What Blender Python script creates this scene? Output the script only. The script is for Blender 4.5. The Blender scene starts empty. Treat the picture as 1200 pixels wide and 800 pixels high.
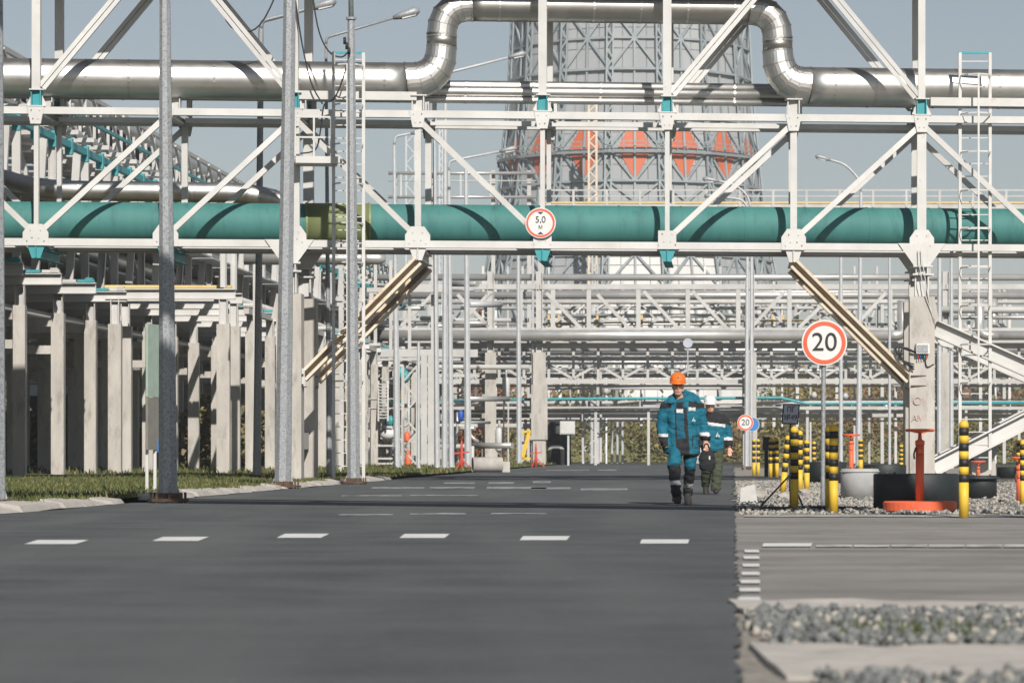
import bpy, bmesh, math, random
import numpy as np
from mathutils import Vector, Matrix, noise as mnoise
random.seed(7); np.random.seed(7)
R = math.radians
sc = bpy.context.scene
COL = sc.collection

# ---------------------------------------------------------------- camera, sky, sun, exposure
FPX, HZ, CH = 3600.0, 531.0, 0.70          # focal length in photo pixels, horizon row, eye height (m)
cam = bpy.data.cameras.new('camera'); camo = bpy.data.objects.new('camera', cam); COL.objects.link(camo)
camo.location = (0, 0, CH); camo.rotation_euler = (R(90), 0, 0)
cam.sensor_width = 36; cam.lens = 36 * FPX / 1200; cam.shift_y = (HZ - 400) / 1200
cam.clip_start = .1; cam.clip_end = 6000
cam.dof.use_dof = True; cam.dof.focus_distance = 56; cam.dof.aperture_fstop = 4.8
sc.camera = camo
SUN_EL, SUN_AZ = R(36), R(12)              # behind the camera, 12 degrees to its right
S = Vector((math.sin(SUN_AZ) * math.cos(SUN_EL), -math.cos(SUN_AZ) * math.cos(SUN_EL), math.sin(SUN_EL)))
w = bpy.data.worlds.new('World'); sc.world = w; w.use_nodes = True
nt = w.node_tree; nt.nodes.clear()
sky = nt.nodes.new('ShaderNodeTexSky'); sky.sky_type = 'NISHITA'; sky.sun_disc = False
sky.sun_elevation = SUN_EL; sky.sun_rotation = math.pi - SUN_AZ; sky.dust_density = .2; sky.air_density = 1.0; sky.ozone_density = 1.0
hs = nt.nodes.new('ShaderNodeHueSaturation'); hs.inputs['Saturation'].default_value = .6; hs.inputs['Value'].default_value = 1.0
bg = nt.nodes.new('ShaderNodeBackground'); bg.inputs['Strength'].default_value = .052
wo = nt.nodes.new('ShaderNodeOutputWorld')
nt.links.new(sky.outputs[0], hs.inputs['Color']); nt.links.new(hs.outputs[0], bg.inputs['Color']); nt.links.new(bg.outputs[0], wo.inputs[0])
sl = bpy.data.lights.new('sun', 'SUN'); sl.energy = 4.4; sl.angle = R(.6); sl.color = (1, .95, .88)
slo = bpy.data.objects.new('sun', sl); COL.objects.link(slo); slo.rotation_euler = S.to_track_quat('Z', 'Y').to_euler(); slo.location = (20, -40, 40)
sc.view_settings.view_transform = 'Standard'; sc.view_settings.look = 'None'
sc.view_settings.exposure = 0.26; sc.view_settings.gamma = 1
sc.render.engine = 'CYCLES'; sc.cycles.use_denoising = True
sc.cycles.max_bounces = 6; sc.cycles.diffuse_bounces = 1; sc.cycles.glossy_bounces = 3

# ---------------------------------------------------------------- materials
def rgb(r, g, b):
    f = lambda c: (c / 255 / 12.92 if c / 255 <= .04045 else ((c / 255 + .055) / 1.055) ** 2.4)
    return (f(r), f(g), f(b), 1)
def lin(r, g, b): return (r, g, b, 1)
M = {}
def mat(name, c1, c2=None, scale=3, rough=.6, metal=0, c3=None, s3=2, lo=.58, hi=.7, bump=0, bscale=20, stretch=None, coat=0, c4=None, st4=None):
    """base colour wandering between c1 and c2, optional worn / stained third colour, fine relief; all in world space"""
    m = bpy.data.materials.new(name); m.use_nodes = True; M[name] = m
    n = m.node_tree.nodes; l = m.node_tree.links; b = n['Principled BSDF']
    b.inputs['Roughness'].default_value = rough; b.inputs['Metallic'].default_value = metal
    if coat: b.inputs['Coat Weight'].default_value = coat
    geo = n.new('ShaderNodeNewGeometry'); pos = geo.outputs['Position']
    if stretch:
        mp = n.new('ShaderNodeMapping'); mp.inputs['Scale'].default_value = stretch; l.new(pos, mp.inputs[0]); pos = mp.outputs[0]
    def nz(s, d=5, r=.6):
        t = n.new('ShaderNodeTexNoise'); t.inputs['Scale'].default_value = s; t.inputs['Detail'].default_value = d
        t.inputs['Roughness'].default_value = r; l.new(pos, t.inputs['Vector']); return t.outputs['Fac']
    def ramp(src, a, z):
        t = n.new('ShaderNodeMapRange'); t.inputs[1].default_value = a; t.inputs[2].default_value = z; l.new(src, t.inputs[0]); return t.outputs[0]
    def mix(f, a, z):
        t = n.new('ShaderNodeMix'); t.data_type = 'RGBA'; l.new(f, t.inputs[0])
        for k, v in ((6, a), (7, z)):
            if isinstance(v, tuple): t.inputs[k].default_value = v
            else: l.new(v, t.inputs[k])
        return t.outputs[2]
    col = mix(ramp(nz(scale), .3, .7), c1, c2 or c1)
    if c3: col = mix(ramp(nz(s3, 8, .7), lo, hi), col, c3)
    if c4:                                    # broad tracks and patches
        mp4 = n.new('ShaderNodeMapping'); mp4.inputs['Scale'].default_value = st4; l.new(geo.outputs['Position'], mp4.inputs[0])
        t4 = n.new('ShaderNodeTexNoise'); t4.inputs['Scale'].default_value = 1; t4.inputs['Detail'].default_value = 3; l.new(mp4.outputs[0], t4.inputs['Vector'])
        col = mix(ramp(t4.outputs['Fac'], .45, .75), col, c4)
    l.new(col, b.inputs['Base Color'])
    if bump:
        bp = n.new('ShaderNodeBump'); bp.inputs['Strength'].default_value = bump; bp.inputs['Distance'].default_value = .02
        l.new(nz(bscale, 6, .65), bp.inputs['Height']); l.new(bp.outputs[0], b.inputs['Normal'])
    if metal:
        rr = n.new('ShaderNodeMapRange'); rr.inputs[3].default_value = rough - .08; rr.inputs[4].default_value = rough + .12
        l.new(nz(scale * 2.3), rr.inputs[0]); l.new(rr.outputs[0], b.inputs['Roughness'])
    return m
mat('asphalt', lin(.05, .055, .058), lin(.098, .105, .108), .9, .85, c4=lin(.115, .12, .12), st4=(.9, .07, 1), c3=lin(.24, .245, .245), s3=18, lo=.55, hi=.85, bump=.7, bscale=45, stretch=(.8, 1.1, 1))
mat('side_asphalt', lin(.22, .206, .19), lin(.3, .28, .26), .9, .9, c4=lin(.15, .143, .135), st4=(.08, 1.1, 1), c3=lin(.14, .13, .12), s3=1.3, lo=.5, hi=.75, bump=.4, bscale=60)
mat('old_asphalt', lin(.09, .09, .09), lin(.12, .118, .113), .4, .9, c3=lin(.06, .06, .06), s3=2, bump=.3, bscale=50)
mat('dirt', lin(.08, .075, .055), lin(.13, .115, .085), .25, .95, c3=lin(.09, .1, .045), s3=.12, lo=.45, hi=.6, bump=.6, bscale=9)
mat('soil', lin(.07, .075, .03), lin(.13, .12, .06), .7, .95, bump=.5, bscale=15)
mat('gravel_bed', lin(.25, .23, .2), lin(.36, .33, .29), 1.6, .95, c3=lin(.16, .15, .13), s3=12, lo=.5, hi=.65, bump=.9, bscale=25)
mat('stone_grey', lin(.085, .09, .09), lin(.23, .24, .232), 9, .85, bump=.4, bscale=60)
mat('gas_yellow', lin(.62, .44, .16), lin(.68, .52, .24), 2, .6)
mat('stone_pale', lin(.3, .275, .24), lin(.44, .405, .36), 7, .9, c3=lin(.2, .18, .15), s3=11)
mat('mark', lin(.6, .6, .58), lin(.74, .74, .72), 4, .7, c3=lin(.12, .12, .12), s3=7, lo=.62, hi=.72)
mat('mark_worn', lin(.4, .4, .4), lin(.5, .5, .5), 4, .75, c3=lin(.06, .063, .066), s3=3.2, lo=.44, hi=.56)
mat('mark_worn_side', lin(.5, .49, .47), lin(.6, .59, .57), 4, .75, c3=lin(.25, .235, .22), s3=3.2, lo=.46, hi=.58)
mat('concrete', lin(.4, .375, .34), lin(.55, .52, .475), 1.3, .85, c3=lin(.22, .2, .175), s3=2.4, lo=.52, hi=.78, bump=.4, bscale=22, stretch=(1.6, 1.6, .45))
mat('concrete_kerb', lin(.38, .35, .32), lin(.5, .47, .43), 3, .9, c3=lin(.2, .2, .13), s3=4, lo=.6, hi=.75, bump=.5, bscale=25)
mat('white_steel', lin(.52, .51, .488), lin(.635, .625, .605), 1.3, .55, c3=lin(.4, .27, .17), s3=2.6, lo=.62, hi=.78, bump=.12, bscale=12)
mat('white_far', lin(.42, .412, .395), lin(.56, .55, .53), .7, .6, c3=lin(.45, .38, .3), s3=.8, lo=.6, hi=.75)
mat('tan_steel', lin(.62, .5, .36), lin(.74, .65, .52), 1.5, .6, c3=lin(.4, .22, .1), s3=5, lo=.55, hi=.75)
mat('rust', lin(.07, .045, .03), lin(.13, .08, .05), 12, .9, bump=.4, bscale=60)
mat('galv', lin(.29, .305, .32), lin(.39, .405, .42), 14, .5, .25, c3=lin(.19, .2, .21), s3=30, lo=.5, hi=.6)
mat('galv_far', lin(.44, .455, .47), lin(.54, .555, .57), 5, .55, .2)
mat('silver', lin(.54, .53, .51), lin(.66, .645, .62), 1.2, .42, 1, bump=.12, bscale=2.6)
mat('silver_dull', lin(.36, .345, .32), lin(.48, .46, .43), 1.1, .42, 1, bump=.1, bscale=3)
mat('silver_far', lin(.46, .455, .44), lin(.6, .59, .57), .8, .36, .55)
mat('seam', lin(.5, .48, .45), lin(.62, .6, .57), 2, .4, 1)
mat('teal_pipe', lin(.04, .17, .16), lin(.058, .215, .195), 1.0, .7, c3=lin(.022, .1, .1), s3=2.2, lo=.52, hi=.8, stretch=(1.6, 1, .3), bump=.1, bscale=8)
mat('olive_pipe', lin(.16, .2, .08), lin(.22, .25, .11), 2, .55)
mat('teal_paint', lin(.035, .27, .3), lin(.05, .34, .37), 3, .5)
mat('orange_paint', lin(.72, .115, .045), lin(.82, .155, .065), 6, .55, c3=lin(.45, .09, .05), s3=9, lo=.56, hi=.78)
mat('sign_red', lin(.72, .1, .045), lin(.78, .13, .06), 6, .45)
mat('sign_white', lin(.66, .66, .645), lin(.72, .72, .7), 6, .4)
mat('sign_blue', lin(.05, .2, .5), None, 6, .4)
mat('black', lin(.012, .012, .013), lin(.02, .02, .02), 8, .55)
mat('sign_grey', lin(.42, .44, .5), lin(.48, .5, .56), 20, .5)
mat('yellow', lin(.66, .42, .03), lin(.76, .5, .045), 5, .55, c3=lin(.34, .24, .09), s3=9, lo=.58, hi=.8)
mat('bitumen', lin(.012, .018, .02), lin(.022, .028, .03), 3, .6, c3=lin(.06, .06, .055), s3=7, lo=.66, hi=.85, bump=.2, bscale=20)
mat('ring_grey', lin(.3, .31, .31), lin(.42, .42, .41), 4, .85, bump=.3, bscale=30)
mat('tower_clad', lin(.3, .315, .325), lin(.4, .41, .415), .12, .7, c3=lin(.28, .31, .32), s3=.3, stretch=(1, 1, .2))
mat('tower_white', lin(.6, .59, .565), lin(.68, .67, .645), .2, .6)
mat('tower_steel', lin(.25, .29, .305), lin(.34, .38, .395), .4, .6)
mat('tower_red', lin(.52, .11, .04), lin(.62, .15, .055), .3, .6, c3=lin(.55, .09, .04), s3=.4, stretch=(1, 1, .3))
mat('tower_dark', lin(.22, .235, .24), lin(.27, .28, .285), .3, .8)
mat('rack_shade', lin(.07, .075, .08), lin(.1, .105, .11), .5, .7)  # dark colour standing in for the shade inside the left rack
mat('fabric_teal', lin(.0, .105, .165), lin(.005, .135, .2), 9, .85, bump=.25, bscale=90)
mat('fabric_inner', lin(.0, .075, .125), lin(.003, .095, .15), 9, .85, bump=.25, bscale=90)
mat('fabric_black', lin(.012, .013, .016), lin(.022, .023, .026), 9, .9, bump=.2, bscale=90)
mat('fabric_olive', lin(.045, .055, .03), lin(.065, .075, .045), 9, .9, bump=.25, bscale=80)
mat('reflective', lin(.55, .55, .55), lin(.62, .62, .62), 30, .5)
mat('skin', lin(.6, .32, .22), lin(.68, .4, .29), 25, .55)
mat('lips', lin(.4, .15, .12), None, 25, .5)
mat('hair', lin(.05, .03, .02), lin(.09, .055, .035), 50, .7)
mat('helmet_orange', lin(.85, .16, .015), lin(.88, .19, .02), 8, .3, coat=.4)
mat('helmet_white', lin(.78, .78, .77), lin(.82, .82, .81), 8, .3, coat=.4)
mat('glass_dark', lin(.01, .01, .012), None, 8, .1)
mat('boot', lin(.02, .018, .017), lin(.04, .036, .033), 30, .7)
mat('sole', lin(.06, .055, .05), None, 30, .9)
mat('cable', lin(.014, .014, .015), None, 5, .6)
mat('bus_teal', lin(.02, .2, .27), lin(.03, .25, .32), 2, .4)
mat('bus_white', lin(.56, .56, .545), None, 2, .5)
mat('window_dark', lin(.02, .03, .035), None, 2, .15)
mat('panel_green', lin(.3, .4, .33), lin(.38, .47, .4), 6, .6)
mat('panel_grey', lin(.2, .19, .17), lin(.25, .24, .21), 6, .6)
mat('grass_a', lin(.075, .095, .022), lin(.11, .125, .035), 2, .8)
mat('grass_b', lin(.16, .14, .05), lin(.22, .19, .08), 2, .8)
mat('grass_c', lin(.045, .07, .018), lin(.07, .09, .025), 2, .8)
mat('leaf_olive', lin(.14, .135, .05), lin(.2, .19, .08), .3, .8)
mat('leaf_gold', lin(.26, .19, .06), lin(.34, .25, .085), .3, .8)
mat('leaf_rust', lin(.19, .08, .03), lin(.26, .12, .05), .3, .8)
mat('leaf_brown', lin(.17, .125, .075), lin(.23, .175, .11), .3, .8)
mat('orange_far', lin(.6, .17, .07), lin(.7, .25, .11), .8, .6, c3=lin(.4, .12, .06), s3=1.2)
mat('red_paint', lin(.5, .06, .045), lin(.56, .085, .06), 5, .5)
mat('blue_paint', lin(.02, .09, .4), None, 5, .5)
mat('graffiti', lin(.5, .33, .28), lin(.5, .4, .35), 30, .9)
mat('stone_block', lin(.46, .45, .43), lin(.56, .55, .525), 6, .85, bump=.4, bscale=30)

# ---------------------------------------------------------------- helpers
def W(x, y, Z): return Vector(((x - 600) / FPX * Z, Z, CH + (HZ - y) / FPX * Z))     # photo pixel at a chosen distance
def G(x, y): Z = FPX * CH / (y - HZ); return Vector(((x - 600) / FPX * Z, Z, 0))      # photo pixel on flat ground
WM = {}
def link(o, parent=None, mw=None):
    COL.objects.link(o); mw = mw or Matrix.Identity(4); WM[o.name] = mw
    if parent:
        o.parent = parent; o.matrix_parent_inverse = WM[parent.name].inverted()
    o.matrix_basis = mw
    return o
def props(o, label=None, cat=None, group=None, kind=None):
    for k, v in (('label', label), ('category', cat), ('group', group), ('kind', kind)):
        if v: o[k] = v
    return o
def thing(name, loc, label, cat, group=None):
    o = bpy.data.objects.new(name, None); o.empty_display_size = .3
    link(o, None, Matrix.Translation(Vector(loc))); return props(o, label, cat, group)
UNIT = {}
def unit(prof, m):
    if (prof, m) in UNIT: return UNIT[prof, m]
    me = bpy.data.meshes.new(prof + '_' + m); bm = bmesh.new()
    def bx(x0, x1, y0, y1):
        r = bmesh.ops.create_cube(bm, size=1)
        for v in r['verts']:
            v.co.x = x0 if v.co.x < 0 else x1; v.co.y = y0 if v.co.y < 0 else y1
    if prof == 'box': bx(-.5, .5, -.5, .5)
    elif prof == 'I': bx(-.5, .5, -.5, -.4); bx(-.5, .5, .4, .5); bx(-.06, .06, -.398, .398)
    elif prof == 'H': bx(-.5, -.4, -.5, .5); bx(.4, .5, -.5, .5); bx(-.398, .398, -.06, .06)
    elif prof == 'C': bx(-.5, .5, -.5, -.42); bx(-.5, .5, .42, .5); bx(-.5, -.4, -.418, .418)
    elif prof == 'U': bx(-.5, .5, -.5, -.24); bx(-.5, .5, .24, .5); bx(-.5, -.42, -.238, .238)
    elif prof == 'L': bx(-.5, .5, -.5, -.38); bx(-.5, -.38, -.378, .5)
    elif prof == 'cyl':
        bmesh.ops.create_cone(bm, cap_ends=True, segments=14, radius1=.5, radius2=.5, depth=1)
        for f in bm.faces: f.smooth = len(f.verts) == 4
    bm.to_mesh(me); bm.free(); me.materials.append(M[m]); UNIT[prof, m] = me
    return me
def bar(name, m, parent, p0, p1, wd, ht=None, prof='box', up=(0, 0, 1)):
    """straight member from p0 to p1; wd across, ht along `up`"""
    p0 = Vector(p0); p1 = Vector(p1); d = p1 - p0; L = d.length; z = d / L; u = Vector(up)
    if abs(z.dot(u)) > .98: u = Vector((0, 1, 0))
    x = u.cross(z).normalized(); y = z.cross(x)
    mw = Matrix.Translation((p0 + p1) / 2) @ Matrix((x, y, z)).transposed().to_4x4() @ Matrix.Diagonal((wd, ht or wd, L, 1))
    return link(bpy.data.objects.new(name, unit(prof, m)), parent, mw)
def block(name, m, parent, c, size, rz=0):
    mw = Matrix.Translation(Vector(c)) @ Matrix.Rotation(rz, 4, 'Z') @ Matrix.Diagonal((*size, 1))
    return link(bpy.data.objects.new(name, unit('box', m)), parent, mw)
def mesh_obj(name, m, parent, verts, faces, smooth=False, idx=None):
    me = bpy.data.meshes.new(name); me.from_pydata([tuple(v) for v in verts], [], faces)
    for mm in (m if isinstance(m, (list, tuple)) else [m]): me.materials.append(M[mm])
    if smooth: me.polygons.foreach_set('use_smooth', [True] * len(me.polygons))
    if idx is not None: me.polygons.foreach_set('material_index', idx)
    me.update(); me.validate()
    o = bpy.data.objects.new(name, me)
    return link(o, parent)
def tube_geo(pts, rad, seg=16, caps=True, off=0):
    pts = [Vector(p) for p in pts]; n = len(pts); rs = rad if isinstance(rad, (list, tuple)) else [rad] * n
    V, F = [], []; side = None
    for i, p in enumerate(pts):
        t = (pts[min(i + 1, n - 1)] - pts[max(i - 1, 0)]).normalized()
        if side is None:
            side = t.cross(Vector((0, 0, 1)))
            if side.length < .1: side = t.cross(Vector((0, 1, 0)))
        side = (side - t * side.dot(t)).normalized(); b = t.cross(side)
        for k in range(seg):
            a = 2 * math.pi * k / seg + off; V.append(p + (side * math.cos(a) + b * math.sin(a)) * rs[i])
    for i in range(n - 1):
        for k in range(seg):
            k2 = (k + 1) % seg; F.append((i * seg + k, i * seg + k2, (i + 1) * seg + k2, (i + 1) * seg + k))
    if caps: F.append(tuple(range(seg))[::-1]); F.append(tuple((n - 1) * seg + k for k in range(seg)))
    return V, F
def tube(name, m, parent, pts, rad, seg=16, smooth=True, off=0, caps=True):
    V, F = tube_geo(pts, rad, seg, caps, off); o = mesh_obj(name, m, parent, V, F, smooth)
    if caps and smooth:
        for p in list(o.data.polygons)[-2:]: p.use_smooth = False
    return o
def arc(pts, r, n=6):
    """round the corners of a polyline with radius r"""
    pts = [Vector(p) for p in pts]; out = [pts[0]]
    for a, b, c in zip(pts, pts[1:], pts[2:]):
        d1 = (a - b).normalized(); d2 = (c - b).normalized(); rr = min(r, (a - b).length * .49, (c - b).length * .49)
        q0 = b + d1 * rr; q1 = b + d2 * rr
        for i in range(n + 1):
            t = i / n; out.append(q0 * (1 - t) ** 2 + b * 2 * t * (1 - t) + q1 * t * t)
    out.append(pts[-1]); return out
def ring(name, m, parent, c, axis, r0, r1, wid, seg=24):
    """flat collar round a pipe: outer r1, inner r0, wid along axis"""
    c = Vector(c); a = Vector(axis).normalized(); s = a.cross(Vector((0, 0, 1)))
    if s.length < .1: s = a.cross(Vector((0, 1, 0)))
    s.normalize(); b = a.cross(s); V, F = [], []
    for k in range(seg):
        q = 2 * math.pi * k / seg; d = s * math.cos(q) + b * math.sin(q)
        for (rr, t) in ((r0, -.5), (r1, -.5), (r1, .5), (r0, .5)): V.append(c + d * rr + a * wid * t)
    for k in range(seg):
        i, j = k * 4, ((k + 1) % seg) * 4
        for e in range(4): F.append((i + e, i + (e + 1) % 4, j + (e + 1) % 4, j + e))
    return mesh_obj(name, m, parent, V, F)
def lathe(name, m, parent, c, prof, seg=24, smooth=True):
    V, F = [], []; n = len(prof)
    for (r, z) in prof:
        for k in range(seg):
            q = 2 * math.pi * k / seg; V.append((c[0] + r * math.cos(q), c[1] + r * math.sin(q), c[2] + z))
    for i in range(n - 1):
        for k in range(seg):
            k2 = (k + 1) % seg; F.append((i * seg + k, i * seg + k2, (i + 1) * seg + k2, (i + 1) * seg + k))
    F.append(tuple(range(seg))[::-1]); F.append(tuple((n - 1) * seg + k for k in range(seg)))
    return mesh_obj(name, m, parent, V, F, smooth)
def plate(name, m, parent, poly, th, axis=(0, 1, 0)):
    """flat plate: polygon in space, thickened along axis"""
    a = Vector(axis) * th / 2; n = len(poly); V = [Vector(p) - a for p in poly] + [Vector(p) + a for p in poly]
    F = [tuple(range(n)), tuple(range(2 * n - 1, n - 1, -1))] + [(i, i + n, (i + 1) % n + n, (i + 1) % n) for i in range(n)]
    o = mesh_obj(name, m, parent, V, F)
    bm = bmesh.new(); bm.from_mesh(o.data); bmesh.ops.recalc_face_normals(bm, faces=bm.faces); bm.to_mesh(o.data); bm.free()
    return o
def text(name, m, parent, s, size, c, rz=0, depth=.004, sx=1, tilt=0):
    """flat lettering standing upright, facing the camera side (-Y), centred on c"""
    cu = bpy.data.curves.new('lettering', 'FONT'); cu.body = s; cu.size = size; cu.extrude = depth; cu.align_x = 'CENTER'; cu.align_y = 'CENTER'
    t = bpy.data.objects.new('lettering_tmp', cu); COL.objects.link(t)
    dg = bpy.context.evaluated_depsgraph_get(); me = bpy.data.meshes.new_from_object(t.evaluated_get(dg))
    bpy.data.objects.remove(t); bpy.data.curves.remove(cu); me.materials.clear(); me.materials.append(M[m])
    mw = Matrix.Translation(Vector(c)) @ Matrix.Rotation(rz, 4, 'Z') @ Matrix.Rotation(tilt, 4, 'Y') @ Matrix.Rotation(R(90), 4, 'X') @ Matrix.Diagonal((sx, 1, 1, 1))
    return link(bpy.data.objects.new(name, me), parent, mw)
def sheet(name, m, poly, z, kind='structure', parent=None):
    o = mesh_obj(name, m, parent, [(p[0], p[1], z) for p in poly], [tuple(range(len(poly)))])
    bm = bmesh.new(); bm.from_mesh(o.data); bmesh.ops.recalc_face_normals(bm, faces=bm.faces)
    if bm.faces and list(bm.faces)[0].normal.z < 0: bmesh.ops.reverse_faces(bm, faces=bm.faces)
    bm.to_mesh(o.data); bm.free()
    if not parent: o['kind'] = kind
    return o
def jag(p0, p1, n, amp):
    p0 = Vector(p0[:2]); p1 = Vector(p1[:2]); d = (p1 - p0); q = Vector((-d.y, d.x)).normalized()
    return [p0 + d * i / n + q * random.uniform(-amp, amp) * (0 < i < n) for i in range(n + 1)]
# ---------------------------------------------------------------- ground, road, kerbs, markings
def XL(Z): return -7.9 + .057 * Z
def XR(Z): return .02 + .072 * Z
sheet('ground', 'dirt', [(-700, -60), (700, -60), (700, 1500), (-700, 1500)], -.03)
rl = [(XL(z), z) for z in range(-40, 36, 5)] + [tuple(p) for p in jag((XL(36), 36), (XL(230), 230), 70, .12)]
rr = [tuple(p) for p in jag((XR(8), 8), (XR(36), 36), 240, .022)] + [tuple(p) for p in jag((XR(36.4), 36.4), (XR(230), 230), 300, .08)]
sheet('road', 'asphalt', rl + rr[::-1] + [(XR(-40), -40)], 0)
sheet('cross_road', 'old_asphalt', [(-120, 218), (160, 205), (160, 216), (-120, 229)], .004)
a, b, c, d = G(862, 603), G(1330, 611), G(1330, 719), G(866, 706)
sheet('side_road', 'side_asphalt', [(a.x - .3, a.y)] + [tuple(p) for p in jag(a, (30, b.y - 4), 40, .06)] + [tuple(p) for p in jag((30, c.y - 1), d, 60, .05)] + [(d.x - .25, d.y)], -.006)
grav = sheet('gravel_yard', 'gravel_bed', [(XR(35.2) - .2, 35.0), (60, 30), (90, 150), (XR(150), 150)], -.012)
bedn = sheet('gravel_bed', 'gravel_bed', [(.3, 2), (12, 2), (12, 13.9), (XR(14) - .3, 14.2)], -.012)
V = []
verge = sheet('grass_verge', 'soil', [(XL(30) - .3, 30), (XL(96) - .3, 96), (XL(150) - .1, 150), (XL(205), 205), (-70, 205), (-70, 30)], .05)
sheet('far_meadow', 'soil', [(-400, 232), (500, 222), (500, 700), (-400, 700)], .02)

# kerb stones along the left edge, uneven
kerb = props(thing('kerb', (XL(50), 50, 0), None, None), kind='structure')
z = 34.6
while z < 82:
    L = random.uniform(.85, 1.02)
    if not (42.6 < z < 46.0) and random.random() > .04:
        jx = random.uniform(-.05, .05); x0, x1 = XL(z) - .04 + jx, XL(z + L) - .04 + jx + random.uniform(-.05, .05); h = random.uniform(.03, .075)
        wd = .34
        V = [(x0 - wd, z, .0), (x0, z, .0), (x1, z + L, .0), (x1 - wd, z + L, .0),
             (x0 - wd, z, h + .05), (x0 - .05, z, h), (x1 - .05, z + L, h + random.uniform(-.02, .02)), (x1 - wd, z + L, h + .05)]
        mesh_obj('kerb_stone', 'concrete_kerb', kerb, V, [(0, 3, 2, 1), (4, 5, 6, 7), (0, 1, 5, 4), (1, 2, 6, 5), (2, 3, 7, 6), (3, 0, 4, 7)])
    z += L + random.uniform(.015, .07)

# painted markings
mk = props(thing('road_markings', (0, 24, .004), None, None), kind='structure')
def dash(m, x0, x1, y0, y1, slant=0, z=.004, par=None):
    zt, zb = FPX * CH / (y0 - HZ), FPX * CH / (y1 - HZ)
    p = [((x0 - 600) / FPX * zb, zb), ((x1 - 600) / FPX * zb, zb), ((x1 + slant - 600) / FPX * zt, zt), ((x0 + slant - 600) / FPX * zt, zt)]
    return sheet('painted_dash', m, p, z, parent=par or mk)
for (x0, x1, ym, sl_) in ((28, 88, 635, 16), (178, 232, 631.3, 13), (324, 376, 627.6, 10), (468, 521, 627.8, 6), (609, 664, 630.4, 4), (750, 806, 634.3, 2)):
    dash('mark', x0, x1, ym - 2.2, ym + 2.6, sl_)
for y_ in (645.5, 653, 662, 671.5, 681, 690.5, 701):
    wd = 17 + (y_ - 645) * .16; xc = 881.5 - (y_ - 645) * .05
    dash('mark', xc - wd / 2, xc + wd / 2, y_ - 1.5, y_ + 1.6 + (y_ - 645) * .02 + (3 if y_ > 700 else 0), -1, z=.003)
dash('mark', 893, 950, 636.4, 640.2, 2, z=.003); 
for i in range(7): dash('mark_worn_side', 956 + i * 44, 998 + i * 44, 638.2 - .1 * i, 640.6 + .1 * i, 1, z=.003)
dash('mark_worn_side', 872, 1200, 603.6, 605.2, 0, z=.003)
for (x0, x1, y0, y1) in ((435, 497, 570.6, 572.3), (503, 556, 570.4, 572.1), (570, 640, 570.2, 572.6), (520, 556, 565, 566.6), (572, 602, 564.6, 566.8), (624, 645, 563.6, 565.8),
                         (622, 668, 570.8, 573), (680, 735, 572, 574.2), (400, 470, 580, 581.3), (480, 560, 579.6, 580.8), (396, 460, 602.4, 603.6), (480, 545, 601, 602.8), (575, 640, 601.2, 602.4), (640, 690, 550.2, 551), (700, 722, 550, 551.2)):
    dash('mark_worn', x0, x1, y0, y1, 1)
# concrete slab strip in the near right corner
def rough_slab(name, label, x0, x1, z0, z1, h, par=None):
    bm = bmesh.new(); nx, ny = 26, 5
    g = [[bm.verts.new((x0 + (x1 - x0) * i / nx + random.uniform(-.01, .01), z0 + (z1 - z0) * j / ny + (x0 + (x1 - x0) * i / nx) * -.16 + random.uniform(-.03, .03) * (j in (0, ny)), h + random.uniform(-.008, .008))) for i in range(nx + 1)] for j in range(ny + 1)]
    for j in range(ny):
        for i in range(nx): bm.faces.new((g[j][i], g[j][i + 1], g[j + 1][i + 1], g[j + 1][i]))
    e = bmesh.ops.extrude_face_region(bm, geom=list(bm.faces))
    for v in [q for q in e['geom'] if isinstance(q, bmesh.types.BMVert)]: v.co.z -= h + .03
    bmesh.ops.recalc_face_normals(bm, faces=bm.faces)
    me = bpy.data.meshes.new(name); bm.to_mesh(me); bm.free(); me.materials.append(M['concrete_kerb'])
    o = link(bpy.data.objects.new(name, me)); return o
o = rough_slab('concrete_slab', '', .86, 5, 9.75, 11.35, .008); props(o, 'long weathered concrete slab lying in the gravel at the near right corner', 'slab')
o = rough_slab('concrete_edging', '', 1.02, 6, 13.75, 14.75, .014); props(o, 'rough concrete edging strip between the side road and the gravel bed', 'edging')

# stones, grass: stuff nobody could count
ICO = bmesh.new(); bmesh.ops.create_icosphere(ICO, subdivisions=1, radius=1)
icv = np.array([v.co[:] for v in ICO.verts]); icf = np.array([[v.index for v in f.verts] for f in ICO.faces]); ICO.free()
def scatter_stones(name, mats, pts, smin, smax):
    n = len(pts); k = len(icv); s = np.random.uniform(smin, smax, n) ** 1
    A = np.random.randn(n, 3, 3); Q, _ = np.linalg.qr(A)
    base = icv[None] * np.random.uniform(.62, 1.25, (n, k, 1)) * np.random.uniform(.55, 1, (n, 1, 3))
    v = np.einsum('nij,nkj->nki', Q, base) * s[:, None, None] + pts[:, None, :]
    f = (icf[None] + (np.arange(n) * k)[:, None, None]).reshape(-1, 3); v = v.reshape(-1, 3)
    me = bpy.data.meshes.new(name); me.vertices.add(len(v)); me.vertices.foreach_set('co', v.ravel())
    me.loops.add(f.size); me.loops.foreach_set('vertex_index', f.ravel()); me.polygons.add(len(f))
    me.polygons.foreach_set('loop_start', np.arange(0, f.size, 3)); me.polygons.foreach_set('loop_total', np.full(len(f), 3))
    for m in mats: me.materials.append(M[m])
    me.polygons.foreach_set('material_index', np.repeat(np.random.randint(0, len(mats), n), len(icf)))
    me.update(); me.validate(); o = link(bpy.data.objects.new(name, me)); o['kind'] = 'stuff'; return o
n = 9000
X = np.random.uniform(.95, 4.6, n); Y = np.random.uniform(8.3, 13.75, n) - X * .16
keep = ~((Y + .16 * X > 9.78) & (Y + .16 * X < 11.33)) & (X > .06 + .072 * Y)
Zs = np.random.uniform(-.005, .03, n)
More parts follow.
